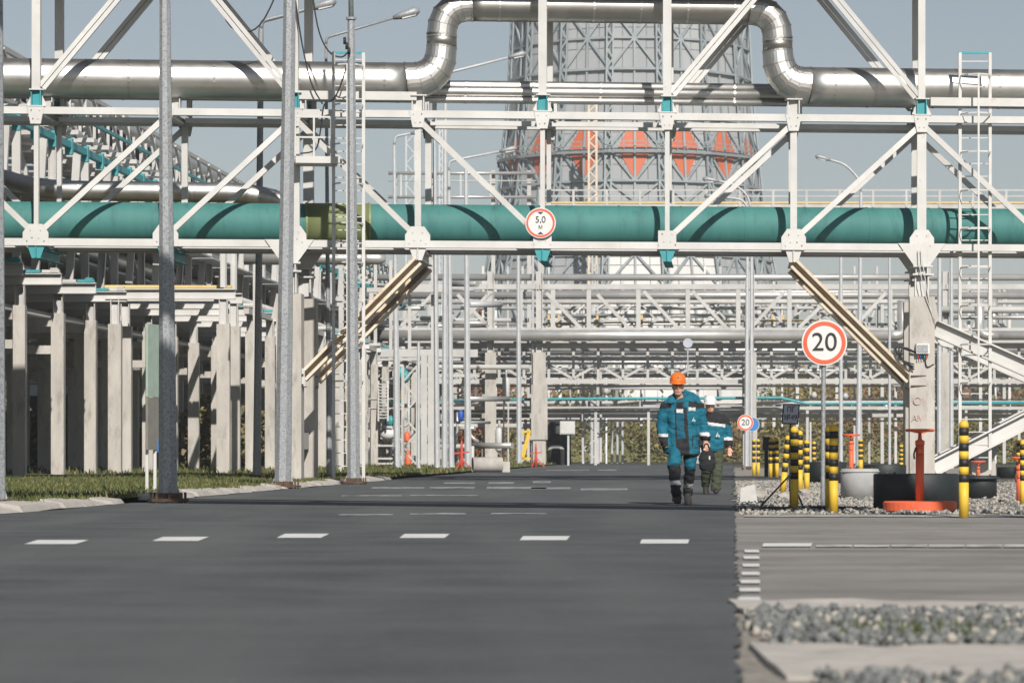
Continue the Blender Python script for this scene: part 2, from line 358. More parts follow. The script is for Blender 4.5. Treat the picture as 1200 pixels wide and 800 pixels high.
props(scatter_stones('crushed_stone', ['stone_grey', 'stone_grey', 'stone_grey', 'stone_grey', 'stone_grey', 'stone_pale'], np.stack([X, Y, Zs], 1)[keep], .012, .036), 'grey crushed stone bed between the side road and the slab', 'gravel')
n = 15000
Y = np.random.uniform(35.6, 78, n); X = XR(Y) + np.abs(np.random.exponential(3.2, n)) + .05
keep = X < 14
props(scatter_stones('yard_pebbles', ['stone_pale', 'stone_pale', 'stone_grey'], np.stack([X, Y, np.random.uniform(-.02, .01, n)], 1)[keep], .01, .042), 'pale loose pebbles strewn over the yard round the bollards', 'gravel')
def grass(name, pts, hmin, hmax, mats, wd=.012, pm=None):
    n = len(pts); h = np.random.uniform(hmin, hmax, n) * np.random.uniform(.5, 1, n); a = np.random.uniform(0, 6.28, n); le = np.random.uniform(.1, .7, n) * h; b = np.random.uniform(0, 6.28, n)
    d = np.stack([np.cos(a), np.sin(a), 0 * a], 1) * wd; ln = np.stack([np.cos(b) * le, np.sin(b) * le, h], 1); md = ln * np.array([.35, .35, .6])
    v = np.stack([pts - d, pts + d, pts + md + d * .7, pts + md - d * .7, pts + ln], 1).reshape(-1, 3)
    o5 = np.arange(n)[:, None] * 5; f = np.concatenate([o5 + [0, 1, 2], o5 + [0, 2, 3], o5 + [3, 2, 4]], 1).reshape(-1, 3)
    me = bpy.data.meshes.new(name); me.vertices.add(len(v)); me.vertices.foreach_set('co', v.ravel())
    me.loops.add(f.size); me.loops.foreach_set('vertex_index', f.ravel()); me.polygons.add(len(f))
    me.polygons.foreach_set('loop_start', np.arange(0, f.size, 3)); me.polygons.foreach_set('loop_total', np.full(len(f), 3))
    for m in mats: me.materials.append(M[m])
    mi = np.random.choice(len(mats), n, p=pm); me.polygons.foreach_set('material_index', np.repeat(mi, 3))
    me.update(); me.validate(); o = link(bpy.data.objects.new(name, me)); o['kind'] = 'stuff'; return o
n = 60000
Y = np.random.uniform(34, 96, n); X = XL(Y) - .3 - np.abs(np.random.uniform(0, 1, n) ** 1.3) * 9
cl = np.sin(X * 1.3 + 1.7 * np.sin(Y * .53)) * np.sin(Y * .37 + X * .6 + np.sin(X * 1.1)) ; keep = np.random.uniform(-1.0, 1, n) < cl + .3 + .35 * np.sin(X * .7 + 2) * np.sin(Y * .33)
P = np.stack([X, Y, np.full(n, .045)], 1)[keep]
props(grass('verge_grass', P, .04, .13, ['grass_a', 'grass_b', 'grass_c'], .014, [.5, .22, .28]), 'short sunlit green grass on the verge left of the road', 'grass')
n = 22000
Y = np.random.uniform(96, 205, n); X = XL(Y) - .1 - np.random.uniform(0, 1, n) * 24
props(grass('rough_grass', np.stack([X, Y, np.full(n, .045)], 1), .08, .26, ['grass_a', 'grass_b', 'grass_c'], .03, [.5, .25, .25]), 'longer green and straw grass under the far pipe racks', 'grass')
n = 3000
X = np.random.uniform(.95, 3.2, n); Y = np.random.choice([13.2, 12.7, 11.5, 11.9], n) + np.random.randn(n) * .12
k = np.sin(X * 5.1) + np.sin(X * 2.3 + Y * 3) > .9
props(grass('gravel_weeds', np.stack([X, Y, np.zeros(n)], 1)[k], .03, .09, ['grass_a', 'grass_c'], .006), 'small green weeds growing out of the grey crushed stone', 'weeds')
n = 900
X = np.random.normal(0, 1, n)
P = np.stack([XL(56) - .6 + X * .6, 57 + np.random.randn(n) * 6, np.full(n, .04)], 1)
# ---------------------------------------------------------------- main pipe bridge over the road
TB = .09; BB = math.atan(TB); CB, SB = math.cos(BB), math.sin(BB); Z0 = 73.5
UX = Vector((CB, SB, 0)); UY = Vector((.073, 1, 0)).normalized()
def BP(u, v, h): return Vector((0, Z0, 0)) + UX * u + UY * v + Vector((0, 0, h))
def BU(x): t = (x - 600) / FPX; return Z0 * t / (CB - t * SB)
def BH(x, y, v=0): q = BP(BU(x), v, 0); return CH + (HZ - y) * q.y / FPX
bridge = thing('pipe_bridge', BP(BU(712), 0, 0), 'tall white steel pipe bridge spanning the road on concrete pillars', 'pipe bridge')
HB, HT, HU, DV = 5.68, 8.78, 13.0, 2.45
jx = [-251, -104, 43, 195, 345, 490, 636, 782, 930, 1080, 1227, 1374]
ju = [BU(x) for x in jx]
diag = {0: -1, 1: -1, 2: 1, 3: 1, 4: -1, 5: -1, 7: 1, 8: 1, 9: -1, 10: -1}
for v in (0, DV):
    for h, hh in ((HB, .17), (HT, .17)):
        for i in range(len(ju) - 1):
            bar('chord', 'white_steel', bridge, BP(ju[i] + .01, v, h), BP(ju[i + 1] - .01, v, h), .2, hh + random.uniform(-.006, .006), 'box')
    for i, u in enumerate(ju):
        wd = {345: .26, 490: .15, 930: .16, 1080: .22, 195: .15}.get(jx[i], .11)
        bar('post', 'white_steel', bridge, BP(u, v, HB + .09), BP(u, v, HT - .09), wd, .12, 'box', up=UY)
        g = .22 if v == 0 else .2
        s = -.06 if v == 0 else .06
        plate('gusset_plate', 'white_steel', bridge, [BP(u - .3, v + s * 1.9, HB - .085), BP(u + .3, v + s * 1.9, HB - .085), BP(u + .3, v + s * 1.9, HB + .22), BP(u + .16, v + s * 1.9, HB + .42), BP(u - .16, v + s * 1.9, HB + .42), BP(u - .3, v + s * 1.9, HB + .22)] if jx[i] not in (636, 782) else
              [BP(u - .22, v + s * 1.9, HB - .085), BP(u + .22, v + s * 1.9, HB - .085), BP(u + .22, v + s * 1.9, HB + .36), BP(u - .22, v + s * 1.9, HB + .36)], .014, UY)
        plate('gusset_plate', 'white_steel', bridge, [BP(u - .2, v + s * 1.9, HT + .085), BP(u + .2, v + s * 1.9, HT + .085), BP(u + .12, v + s * 1.9, HT - .32), BP(u - .12, v + s * 1.9, HT - .32)], .014, UY)
    if v == 0:
        for u in ju[1:-1]:
            for (dx, dz) in ((-.2, .02), (-.08, .1), (.08, .1), (.2, .02), (-.12, .28), (.12, .28)): block('bolt', 'rust' if random.random() < .4 else 'white_steel', bridge, BP(u + dx, -.128, HB + dz), (.022, .03, .022), BB)
            for (dx, dz) in ((-.1, .0), (.1, .0), (-.06, -.2), (.06, -.2)): block('bolt', 'rust' if random.random() < .4 else 'white_steel', bridge, BP(u + dx, -.128, HT + dz), (.022, .03, .022), BB)
    for i, sgn in diag.items():
        a, b = (ju[i], HB + .15), (ju[i + 1], HT - .12)
        if sgn < 0: a, b = (ju[i], HT - .12), (ju[i + 1], HB + .15)
        bar('diagonal', 'white_steel', bridge, BP(a[0], v + (-.03 if v == 0 else .03), a[1]), BP(b[0], v + (-.03 if v == 0 else .03), b[1]), .1, .13, 'box', up=UY.cross(Vector((b[0] - a[0], 0, b[1] - a[1])).normalized()))
for i, u in enumerate(ju):                                   # cross beams with teal or white brackets under the chord
    hb = 'white_steel' if jx[i] in (490, 930) else 'teal_paint'
    bar('cross_beam', 'white_steel', bridge, BP(u, .12, HB - .02), BP(u, DV - .12, HB - .02), .16, .12, 'I')
    bar('cross_beam', 'white_steel', bridge, BP(u, .12, HT - .02), BP(u, DV - .12, HT - .02), .16, .12, 'I')
    if jx[i] in (345, 1080): continue
    plate('hanger_bracket', hb, bridge, [BP(u - .2, -.06, HB - .09), BP(u + .2, -.06, HB - .09), BP(u + .1, -.06, HB - .38), BP(u - .1, -.06, HB - .38)], .02, UY)
    bar('hanger_web', hb, bridge, BP(u, -.09, HB - .1), BP(u, -.09, HB - .37), .025, .06, up=UY)
    bar('hanger_beam', 'white_steel' if hb != 'teal_paint' else 'teal_paint', bridge, BP(u, -.04, HB - .25), BP(u, DV, HB - .25), .2, .26, 'I')
for i in range(len(ju) - 1):                                 # stringers and grating under the teal pipe
    for v in (.75, 1.8): bar('stringer', 'white_steel', bridge, BP(ju[i] + .1, v, HB - .02), BP(ju[i + 1] - .1, v, HB - .02), .1, .12)
    bar('grating', 'galv', bridge, BP(ju[i] + .1, 2.1, HB + .02), BP(ju[i + 1] - .1, 2.1, HB + .02), .5, .04)
    bar('stringer', 'white_steel', bridge, BP(ju[i] + .1, 1.9, HT), BP(ju[i + 1] - .1, 1.9, HT), .1, .12)
# upper posts on stools, their braces and the top deck
up_x = [-251, 43, 345, 636, 782, 1080, 1374]
for x in up_x:
    u = BU(x)
    for v in (0, DV):
        bar('stool', 'teal_paint', bridge, BP(u, v, HT + .1), BP(u, v, HT + .47), .24, .2, 'H' if v == 0 else 'box', up=UY)
        block('stool_plate', 'white_steel', bridge, BP(u, v, HT + .49), (.34, .26, .03), BB)
        block('stool_plate', 'white_steel', bridge, BP(u, v, HT + .1), (.42, .26, .025), BB)
        for sg in (-1, 1): plate('stool_fin', 'white_steel', bridge, [BP(u + sg * .13, v, HT + .12), BP(u + sg * .24, v, HT + .12), BP(u + sg * .13, v, HT + .36)], .02, UY)
        wd = .2 if x != 1080 else .17
        bar('upper_post', 'white_steel', bridge, BP(u, v, HT + .5), BP(u, v, HU), wd, .18, up=UY)
    bar('cross_beam', 'white_steel', bridge, BP(u, .1, HU), BP(u, DV - .1, HU), .16, .18, 'I')
for (x0, x1) in ((43, 345), (782, 1080), (-251, -104)):
    u0, u1 = BU(x0), BU(x1); um = (u0 + u1) / 2
    for v in (0, DV):
        for ua in (u0, u1):
            s = 1 if ua == u0 else -1
            a, b = BP(ua + .12 * s, v, HT + .55), BP(um - .06 * s, v, HU - .2)
            n_ = UY
            dv = (b - a).normalized(); side = n_.cross(dv)
            for q in (-.06, .06): bar('upper_brace', 'white_steel', bridge, a + side * q, b + side * q, .085, .1, 'box', up=side)
for v in (0, DV): bar('top_chord', 'white_steel', bridge, BP(BU(-251), v, HU + .12), BP(BU(1374), v, HU + .12), .2, .2)
bar('top_deck', 'galv', bridge, BP(BU(-251), 1.2, HU + .26), BP(BU(1374), 1.2, HU + .26), 2.2, .05)
bar('fascia_girder', 'white_steel', bridge, BP(BU(-251), -.17, 13.3), BP(BU(1374), -.17, 13.3), .06, 1.9)
uppipes = thing('upper_pipes', BP(BU(712), 1.2, HU + .3), 'bank of clad pipes on the top deck of the bridge above the picture', 'pipes')
for v in (.1, 1.2, 2.2): tube('pipe_run', 'silver_dull', uppipes, [BP(BU(-251), v, HU + .8), BP(BU(1374), v, HU + .8)], .5, 16)
# side beam at deck level
for (x0, x1) in ((349, 488), (1090, 1374)):
    bar('deck_beam', 'white_steel', bridge, BP(BU(x0), .0, HT + .43), BP(BU(x1), .0, HT + .43), .12, .2, 'box')
for x in (490, 930):                                          # white pipe stools
    u = BU(x)
    bar('pipe_stool', 'white_steel', bridge, BP(u, .05, HT + .1), BP(u, .05, HT + .43), .3, .22, 'H', up=UY)
    block('stool_plate', 'white_steel', bridge, BP(u, .05, HT + .45), (.38, .3, .03), BB)
    bar('pipe_stool', 'white_steel', bridge, BP(u, 1.2, HT + .1), BP(u, 1.2, HT + .43), .3, .22, 'H', up=UY)
for x in (-104, 43, 195, 345, 636, 782, 1080, 1227):
    bar('pipe_stool', 'white_steel', bridge, BP(BU(x), 1.2, HT + .1), BP(BU(x), 1.2, HT + .45), .25, .2, 'H', up=UY)
# pillars with steel heads, straps and knee braces
for px, sg in ((345, 1), (1080, -1)):
    u = BU(px) - (.0 if sg < 0 else .1)
    for v in (0, DV):
        bar('pillar', 'concrete', bridge, BP(u, v, -.1), BP(u, v, 4.48), .6, .5, 'box', up=UY)
        plate('pillar_head', 'concrete', bridge, [BP(u + sg * -.3, v, 3.85), BP(u + sg * -.3, v, 4.46), BP(u - sg * .42, v, 3.9)], .4, UY)
        bar('head_stub', 'white_steel', bridge, BP(u, v, 4.5), BP(u, v, 5.0), .34, .26, 'H', up=UY)
        block('bearing_plate', 'white_steel', bridge, BP(u, v, 5.02), (.52, .4, .04), BB)
        bar('head_stub', 'white_steel', bridge, BP(u, v, 5.04), BP(u, v, 5.2), .3, .26, 'H', up=UY)
        block('bearing_plate', 'white_steel', bridge, BP(u, v, 5.22), (.48, .34, .04), BB)
        plate('head_gusset', 'white_steel', bridge, [BP(u - .58, v - .13, HB + .09), BP(u + .58, v - .13, HB + .09), BP(u + .2, v - .13, 5.24), BP(u - .2, v - .13, 5.24)], .02, UY)
        bar('head_stub', 'white_steel', bridge, BP(u, v, 5.24), BP(u, v, HB - .09), .3, .24, 'H', up=UY)
        for hs_ in (2.57, 2.33): 
            for dz in (0,): ring('tie_wire', 'rust', bridge, BP(u, v, hs_), (0, 0, 1), .40, .43, .02, 4) if False else block('tie_wire', 'rust', bridge, BP(u, v, hs_), (.625, .525, .022), BB)
        a = BP(u + sg * .3, v, 2.5); b = BP(BU(490 if sg > 0 else 930), v, HB - .4)
        dv = (b - a).normalized(); side = UY.cross(dv)
        bar('knee_brace', 'tan_steel', bridge, a, b, .3, .25, 'U', up=side)
        block('brace_shoe', 'white_steel', bridge, a - UX * .02 * sg, (.12, .4, .42), BB)
        for k in range(0): block('batten_plate', 'tan_steel', bridge, a.lerp(b, k / 5), (.06, .16, .16), BB)
bar('pillar_tie', 'concrete', bridge, BP(BU(345) - .1, .3, 1.0), BP(BU(345) - .1, DV - .3, 1.0), .3, .4)
u = BU(1080)
for v in (.1, DV):
    for a, b in (((u + .32, 3.75), (u + 4.6, 1.9)), ((u + .3, .35), (u + 4.6, 2.5))):
        p, q = BP(a[0], v, a[1]), BP(b[0], v, b[1]); side = UY.cross((q - p).normalized())
        bar('stay_brace', 'white_steel', bridge, p, q, .32, .4, 'I', up=side)
bar('stay_post', 'concrete', bridge, BP(u + 4.8, .1, 0), BP(u + 4.8, .1, 3.0), .5, .5)
bar('stay_post', 'concrete', bridge, BP(u + 4.8, DV, 0), BP(u + 4.8, DV, 3.0), .5, .5)
# faded red scrawl on the right pillar
text('graffiti', 'graffiti', bridge, 'АМ45', .2, BP(u, -.255, 1.55), BB); text('graffiti', 'graffiti', bridge, 'ОН', .26, BP(u, -.255, 1.95), BB, sx=1.2)
# junction box with cut cables on the right pillar
jb = thing('junction_box', BP(u + .05, -.25, 3.1), 'small grey junction box with cut cable ends on the right concrete pillar', 'electrical box')
block('box_body', 'sign_white', jb, BP(u + .0, -.33, 3.22), (.32, .15, .24), BB)
block('box_lid', 'galv', jb, BP(u + .0, -.415, 3.22), (.26, .02, .18), BB)
for k in range(5): tube('wire', ['red_paint', 'blue_paint', 'cable', 'teal_paint', 'orange_paint'][k], jb, [BP(u - .1 + k * .05, -.33, 3.1), BP(u - .11 + k * .055, -.35, 3.02), BP(u - .1 + k * .05, -.34, 2.96)], .012, 6)
for k in range(3): tube('loose_cable', 'cable', jb, arc([BP(u - .1, -.3, 3.1), BP(u - .5 - .1 * k, -.32, 3.3), BP(u - .55, -.3, 2.95), BP(u - .2, -.3, 2.72 + .06 * k)], .3), .018, 6)
tube('loose_cable', 'cable', jb, arc([BP(u + .05, -.3, 3.1), BP(u + .1, -.3, 2.75), BP(u + .28, -.3, 2.85)], .2), .015, 6)
for k in range(2):
    tube('loose_cable', 'white_steel', jb, arc([BP(u - .1 + .07 * k, -.2, 5.6), BP(u - .05 + .1 * k, -.34, 5.0), BP(u + .1 + .05 * k, -.32, 4.4), BP(u + .3, -.3, 3.9 - .1 * k)], .3), .012, 6)

def pipe_seams(par, pts, r, step, m='seam', wid=.05, th=.008):
    L = 0; nxt = step * .6
    for a, b in zip(pts, pts[1:]):
        d = b - a
        while nxt < L + d.length:
            ring('cladding_band', m, par, a + d * ((nxt - L) / d.length), d, r - .01, r + th, wid); nxt += step
        L += d.length
# big silver pipe with the expansion loop
def bpx(x, y, v): return BP(BU(x), v, BH(x, y, v))
HP = 9.70
sp = thing('silver_pipe', BP(BU(712), 1.2, HP - .45), 'large silver clad steam pipe with an upright expansion loop above the bridge', 'pipe')
path1 = [BP(BU(-251), 1.2, HP), BP(BU(470), 1.2, HP)]
path3 = [BP(BU(948), 1.2, HP), BP(BU(1374), 1.2, HP)]
tube('pipe_run', 'silver', sp, [path1[0].lerp(path1[1], i / 30) for i in range(31)], .46, 36)
tube('pipe_run', 'silver', sp, [path3[0].lerp(path3[1], i / 20) for i in range(21)], .46, 36)
pipe_seams(sp, path1, .46, 1.02); pipe_seams(sp, path3, .46, 1.02)
HL = 11.55
uL, uR = BU(512), BU(912)
def elbow(par, p0, p1, p2, r0, r1, n=5, seg=28):
    pts = []; 
    for i in range(n + 1):
        t = i / n; pts.append(Vector(p0) * (1 - t) ** 2 + Vector(p1) * 2 * t * (1 - t) + Vector(p2) * t * t)
    o = tube('elbow', 'silver', par, pts, [r0 + (r1 - r0) * i / n for i in range(n + 1)], seg, smooth=False)
    for i in range(n + 1):
        d = pts[min(i + 1, n)] - pts[max(i - 1, 0)]
        ring('elbow_joint', 'seam', par, pts[i], d, (r0 + (r1 - r0) * i / n) - .02, (r0 + (r1 - r0) * i / n) + .012, .035)
elbow(sp, BP(BU(470), 1.2, HP), BP(uL, 1.2, HP), BP(uL, 1.2, HP + .85), .47, .37)
elbow(sp, BP(BU(948), 1.2, HP), BP(uR, 1.2, HP), BP(uR, 1.2, HP + .85), .47, .37)
for uu, s in ((uL, 1), (uR, -1)):
    a, b = BP(uu, 1.2, HP + .85), BP(uu, 1.2, HL - .7)
    tube('loop_leg', 'silver_dull', sp, [a, b], .365, 32); pipe_seams(sp, [a, b], .365, .42)
    elbow(sp, b, BP(uu, 1.2, HL), BP(uu + .7 * s, 1.2, HL), .365, .37)
a, b = BP(uL + .7, 1.2, HL), BP(uR - .7, 1.2, HL)
tube('loop_top', 'silver_dull', sp, [a.lerp(b, i / 24) for i in range(25)], .37, 32); pipe_seams(sp, [a, b], .37, 1.15)
# teal pipe
HTP = 6.25
tp = thing('teal_pipe', BP(BU(712), 1.45, HTP - .5), 'thick teal painted pipe lying along the lower level of the bridge', 'pipe')
a, b = BP(BU(-251), 1.45, HTP), BP(BU(1374), 1.45, HTP)
tube('pipe_run', 'teal_pipe', tp, [a.lerp(b, i / 40) for i in range(41)], .5, 40)
o = tube('valve_sleeve', 'olive_pipe', tp, [BP(BU(349), 1.45, HTP), BP(BU(424), 1.45, HTP)], .515, 40); o['label'] = 'olive green painted sleeve section'
for x in (349, 386, 424): ring('sleeve_flange', 'olive_pipe', tp, BP(BU(x), 1.45, HTP), UX, .5, .53, .05, 32)
for x in list(range(-240, 1370, 74)):
    if not 345 < x < 430: ring('weld_seam', 'teal_pipe', tp, BP(BU(x), 1.45, HTP), UX, .49, .51, .03, 40)
for x in jx: block('saddle', 'white_steel', tp, BP(BU(x), 1.45, HB + .1), (.3, .5, .1), BB)
# three thin silver pipes beside the big one
for k, (v, h, r, lb) in enumerate(((2.1, 9.72, .13, 'upper thin silver pipe running through the expansion loop opening'), (1.85, 9.55, .13, 'middle thin silver pipe running through the expansion loop opening'), (1.8, 9.34, .085, 'lowest and thinnest silver pipe in the expansion loop opening'))):
    t = thing('thin_pipe', BP(BU(712), v, h - r), lb, 'pipe', 'thin silver pipes on the bridge')
    a, b = BP(BU(-251), v, h), BP(BU(1374), v, h); tube('pipe_run', 'silver', t, [a, b], r, 18)
    for kk in range(20): ring('cladding_band', 'seam', t, a.lerp(b, (kk + .5) / 20), UX, r - .01, r + .008, .05, 18)
    for x in jx: bar('pipe_foot', 'white_steel', t, BP(BU(x) + .2, v, HT + .09), BP(BU(x) + .2, v, h - r + .01), .08)
# caged ladders
def ladder(x0, x1, Z, ytop, hbot, label):
    s = FPX / Z; c = W((x0 + x1) / 2, HZ, Z); wd = (x1 - x0) / s; ht = CH + (HZ - ytop) / s
    t = thing('caged_ladder', (c.x, Z, 0), label, 'ladder', 'caged access ladders')
    lw = wd * .95
    for sx in (-1, 1): bar('stile', 'white_steel', t, (c.x + sx * lw / 2, Z, hbot), (c.x + sx * lw / 2, Z, ht), .075, .075)
    h = hbot + .3
    k = 0
    while h < ht - .1:
        bar('rung', 'white_steel', t, (c.x - lw / 2 + .03, Z, h), (c.x + lw / 2 - .03, Z, h), .022); h += .31
    hh = 2.4; rr = lw * .5
    hoops = []
    while hh < ht + .05: hoops.append(hh); hh += .93
    def cp(a): return (c.x + rr * 1.0 * math.sin(a) * 1.0, Z - .1 - rr * 1.35 * max(0, math.cos(a)))
    for hh in hoops:
        pts = [Vector((c.x - lw / 2, Z, hh))] + [Vector((*cp(a), hh)) for a in (R(-75), R(-40), 0, R(40), R(75))] + [Vector((c.x + lw / 2, Z, hh))]
        V, F = [], []
        for i, p in enumerate(pts):
            V += [p + Vector((0, 0, -.018)), p + Vector((0, 0, .018))]
            if i: F.append((2 * i - 2, 2 * i, 2 * i + 1, 2 * i - 1))
        o = mesh_obj('cage_hoop', 'white_steel', t, V, F); md = o.modifiers.new('thickness', 'SOLIDIFY'); md.thickness = .012
    for a in (0,):
        p = cp(a); bar('cage_strap', 'white_steel', t, (p[0], p[1], hoops[0]), (p[0], p[1], hoops[-1]), .045, .014)
    block('top_bar', 'teal_paint', t, (c.x, Z + .02, ht), (lw + .08, .06, .05))
    for h in (3.0, 5.6, 8.7): bar('wall_bracket', 'white_steel', t, (c.x - lw / 2, Z + .03, h), (c.x - lw / 2, Z + .6, h), .05)
    return t
ladder(390, 427, 72.7, 62, .1, 'white caged ladder left of the road, beside two grey lamp posts')
ladder(1124, 1161, 74.6, 62, .3, 'white caged ladder right of the right concrete pillar')
# service platform beside the left pillar
pf = thing('service_platform', BP(BU(372), -.35, 7.6), 'small white service platform between left pillar post and caged ladder', 'platform')
block('platform_floor', 'white_steel', pf, BP(BU(372), -.2, 7.62), (1.0, .9, .16), BB)
for x in (350, 372, 392):
    bar('rail_post', 'white_steel', pf, BP(BU(x), -.6, 7.7), BP(BU(x), -.6, 8.65), .045)
for h in (8.15, 8.63): bar('rail', 'white_steel', pf, BP(BU(349), -.6, h), BP(BU(393), -.6, h), .04)
# ---------------------------------------------------------------- long pipe rack on the left
def RP(xr, Z, h): return Vector((xr + .0667 * Z, Z, h))
rack = thing('pipe_rack', RP(-20.4, 80, 0), 'long receding pipe rack on rows of concrete posts left of the road', 'pipe rack')
rows = (-16.7, -20.4, -22.8, -25.2, -28.2, -31.0)
ZS = list(range(50, 196, 5))
RU = Vector((.0667, 1, 0)).normalized()
for k, Zp in enumerate(ZS):
    for r in rows:
        if r == -16.7 and Zp < 104: continue
        p = RP(r, Zp + random.uniform(-.2, .2), 0); hgt = 5.05 + random.uniform(-.05, .05)
        bar('concrete_post', 'concrete', rack, p + Vector((0, 0, -.1)), p + Vector((0, 0, hgt)), random.uniform(.34, .42), .4)
        bar('cap_stub', 'white_far', rack, p + Vector((0, 0, hgt)), p + Vector((0, 0, 5.62)), .3, .3, 'H')
    x0 = -31.3; x1 = -19.2 if Zp < 104 else -16.4
    bar('portal_beam', 'white_steel', rack, RP(x0, Zp, 5.8), RP(x1, Zp, 5.8), .3, .34, 'I')
    for q in range(9):
        if q * .55 + .3 < 6 : block('beam_pad', 'teal_paint' if (q + k) % 2 else 'white_steel', rack, RP(x1 - .3 - q * .55, Zp - .02, 6.02), (.5, .3, .09))
    for xr in (-24.2, -23.2, -22.1, -21.2, -20.6, -19.4, -18.2, -17.2):
        if xr < x1: block('pipe_shoe', 'teal_paint' if k % 2 else 'white_far', rack, RP(xr, Zp, 6.05), (.22, .35, .14))
    # concrete crossheads lower down
    for hh in (3.9, 4.75):
        if random.random() < .75: bar('lower_beam', 'concrete', rack, RP(-31, Zp + .1, hh), RP(-20.4, Zp + .1, hh), .26, .26)
    for xr in (-23.8, -22.9, -21.8): 
        if random.random() < .6: block('pipe_shoe', 'teal_paint', rack, RP(xr, Zp + .1, 4.95), (.2, .3, .13))
# steel posts and upper levels
for k in range(0, 62):
    Zp = 50.2 + 2.4 * k
    for j, r in enumerate((-20.2, -24.6)):
        p = RP(r, Zp, 0)
        bar('steel_post', 'white_far', rack, p + Vector((0, 0, 5.98)), p + Vector((0.25 * (k % 2), 0, 10.0)), .24, .2, 'box' if k % 3 else 'H')
        if j == 0:
            bar('teal_bracket', 'teal_paint', rack, p + Vector((0, 0, 10.0)), p + Vector((0, 0, 10.5)), .24, .26)
    if k % 2 == 0: bar('raking_post', 'white_far', rack, RP(-20.15, Zp + .5, 6.0), RP(-21.3, Zp + .5, 9.9), .18, .14)
    bar('upper_beam', 'white_far', rack, RP(-24.9, Zp, 10.7), RP(-19.9, Zp, 10.7), .12, .14)
    bar('upper_post', 'white_far', rack, RP(-21.6, Zp + 1.2, 10.6), RP(-21.6, Zp + 1.2, 12.4), .1, .1); bar('upper_brace', 'white_far', rack, RP(-21.6, Zp, 12.4), RP(-21.6, Zp + 1.2, 10.8), .08, .08)
    bar('upper_post', 'white_far', rack, RP(-20.2, Zp, 10.85), RP(-20.2, Zp, 12.1), .12, .12)
    if k % 2 == 0: bar('upper_post', 'white_far', rack, RP(-23.2, Zp, 10.85), RP(-23.2, Zp, 12.6), .16, .16)
for i in range(15):
    z0, z1 = 49 + i * 10, 59 + i * 10
    for xr, h, w_, m in ((-20.2, 10.3, .2, 'teal_paint'), (-20.0, 11.25, .1, 'teal_paint'), (-20.2, 12.15, .14, 'white_far'), (-24.6, 10.3, .2, 'white_far'), (-16.7, 5.75, .2, 'white_far')):
        if xr == -16.7 and z0 < 104: continue
        bar('long_beam', m, rack, RP(xr, z0 + .01, h), RP(xr, z1 - .01, h), w_, w_)
    bar('truss_diagonal', 'white_far', rack, RP(-20.1, z0, 12.1), RP(-20.1, z0 + 2.4, 10.6), .1)
    for q in range(4): bar('truss_diagonal', 'white_far', rack, RP(-20.1, z0 + 2.5 * q, 12.1), RP(-20.1, z0 + 2.5 * q + 2.4, 10.6), .09)
pr = thing('rack_pipes', RP(-22, 80, 6), 'bundle of parallel silver and white pipes carried along the left pipe rack', 'pipes')
def rpipe(xr, h, r, m, za=46, zb=200): tube('pipe_run', m, pr, [RP(xr, za, h), RP(xr, zb, h)], r, 14)
for xr, h, r, m in ((-24.2, 6.35, .22, 'silver_far'), (-23.2, 6.35, .22, 'silver_far'), (-22.1, 6.4, .27, 'white_far'), (-21.2, 6.3, .16, 'silver_far'), (-22.6, 6.25, .1, 'yellow'),
                    (-23.8, 5.15, .14, 'white_far'), (-22.9, 5.15, .14, 'silver_far'), (-21.8, 5.15, .14, 'white_far'),
                    (-24.0, 11.15, .3, 'silver_far'), (-23.0, 11.1, .25, 'silver_far'), (-21.9, 11.1, .25, 'silver_far'), (-20.9, 11.05, .2, 'silver_far'),
                    (-24.6, 9.2, .3, 'silver_far'), (-23.7, 9.2, .3, 'silver_far'), (-22.8, 9.2, .3, 'silver_far'), (-21.9, 9.2, .3, 'silver_far'), (-23.6, 7.6, .3, 'silver_far'), (-22.7, 7.6, .3, 'silver_far'), (-21.6, 7.6, .3, 'silver_far'), (-22.5, 11.1, .2, 'silver_far'), (-24.2, 13.0, .38, 'silver_far'), (-23.2, 12.95, .34, 'silver_far'), (-22.3, 12.9, .3, 'silver_far')): rpipe(xr, h, r, m)
for xr, h, r, m in ((-19.4, 6.2, .14, 'silver_far'), (-18.2, 6.2, .16, 'silver_far'), (-17.2, 6.2, .14, 'white_far')): rpipe(xr, h, r, m, 104)
tray = thing('shade_deck', RP(-22.6, 50, 7), 'long sheet deck added to shade the inside of the left rack, above the concrete posts', 'shade deck')  # solid decks added to keep sun out of the rack interior
for k in range(50): bar('shade_cover', 'galv_far', tray, RP(-26, 46.5 + 3 * k, 6.95 + .03 * (k % 2)), RP(-26, 49.4 + 3 * k, 6.95 + .03 * (k % 2)), 10.6, .06)
for k in range(50): bar('shade_cover', 'galv_far', tray, RP(-25.2, 46.5 + 3 * k, 8.2 + .03 * (k % 2)), RP(-25.2, 49.4 + 3 * k, 8.2 + .03 * (k % 2)), 11.6, .06)
# dark sheets and roof added to stand in for the shade inside the rack
clad = thing('shade_screen', RP(-25.2, 80, 6), 'dark grey sheets added behind the steel posts to darken the left rack', 'screen')
for k in range(50): bar('shade_sheet', 'rack_shade', clad, RP(-25.2, 48.5 + 3 * k, 8.05), RP(-25.2, 51.4 + 3 * k, 8.05), .06, 3.9)
bar('shade_roof', 'rack_shade', clad, RP(-23.4, 46, 12.45), RP(-23.4, 200, 12.45), 2.6, .06)
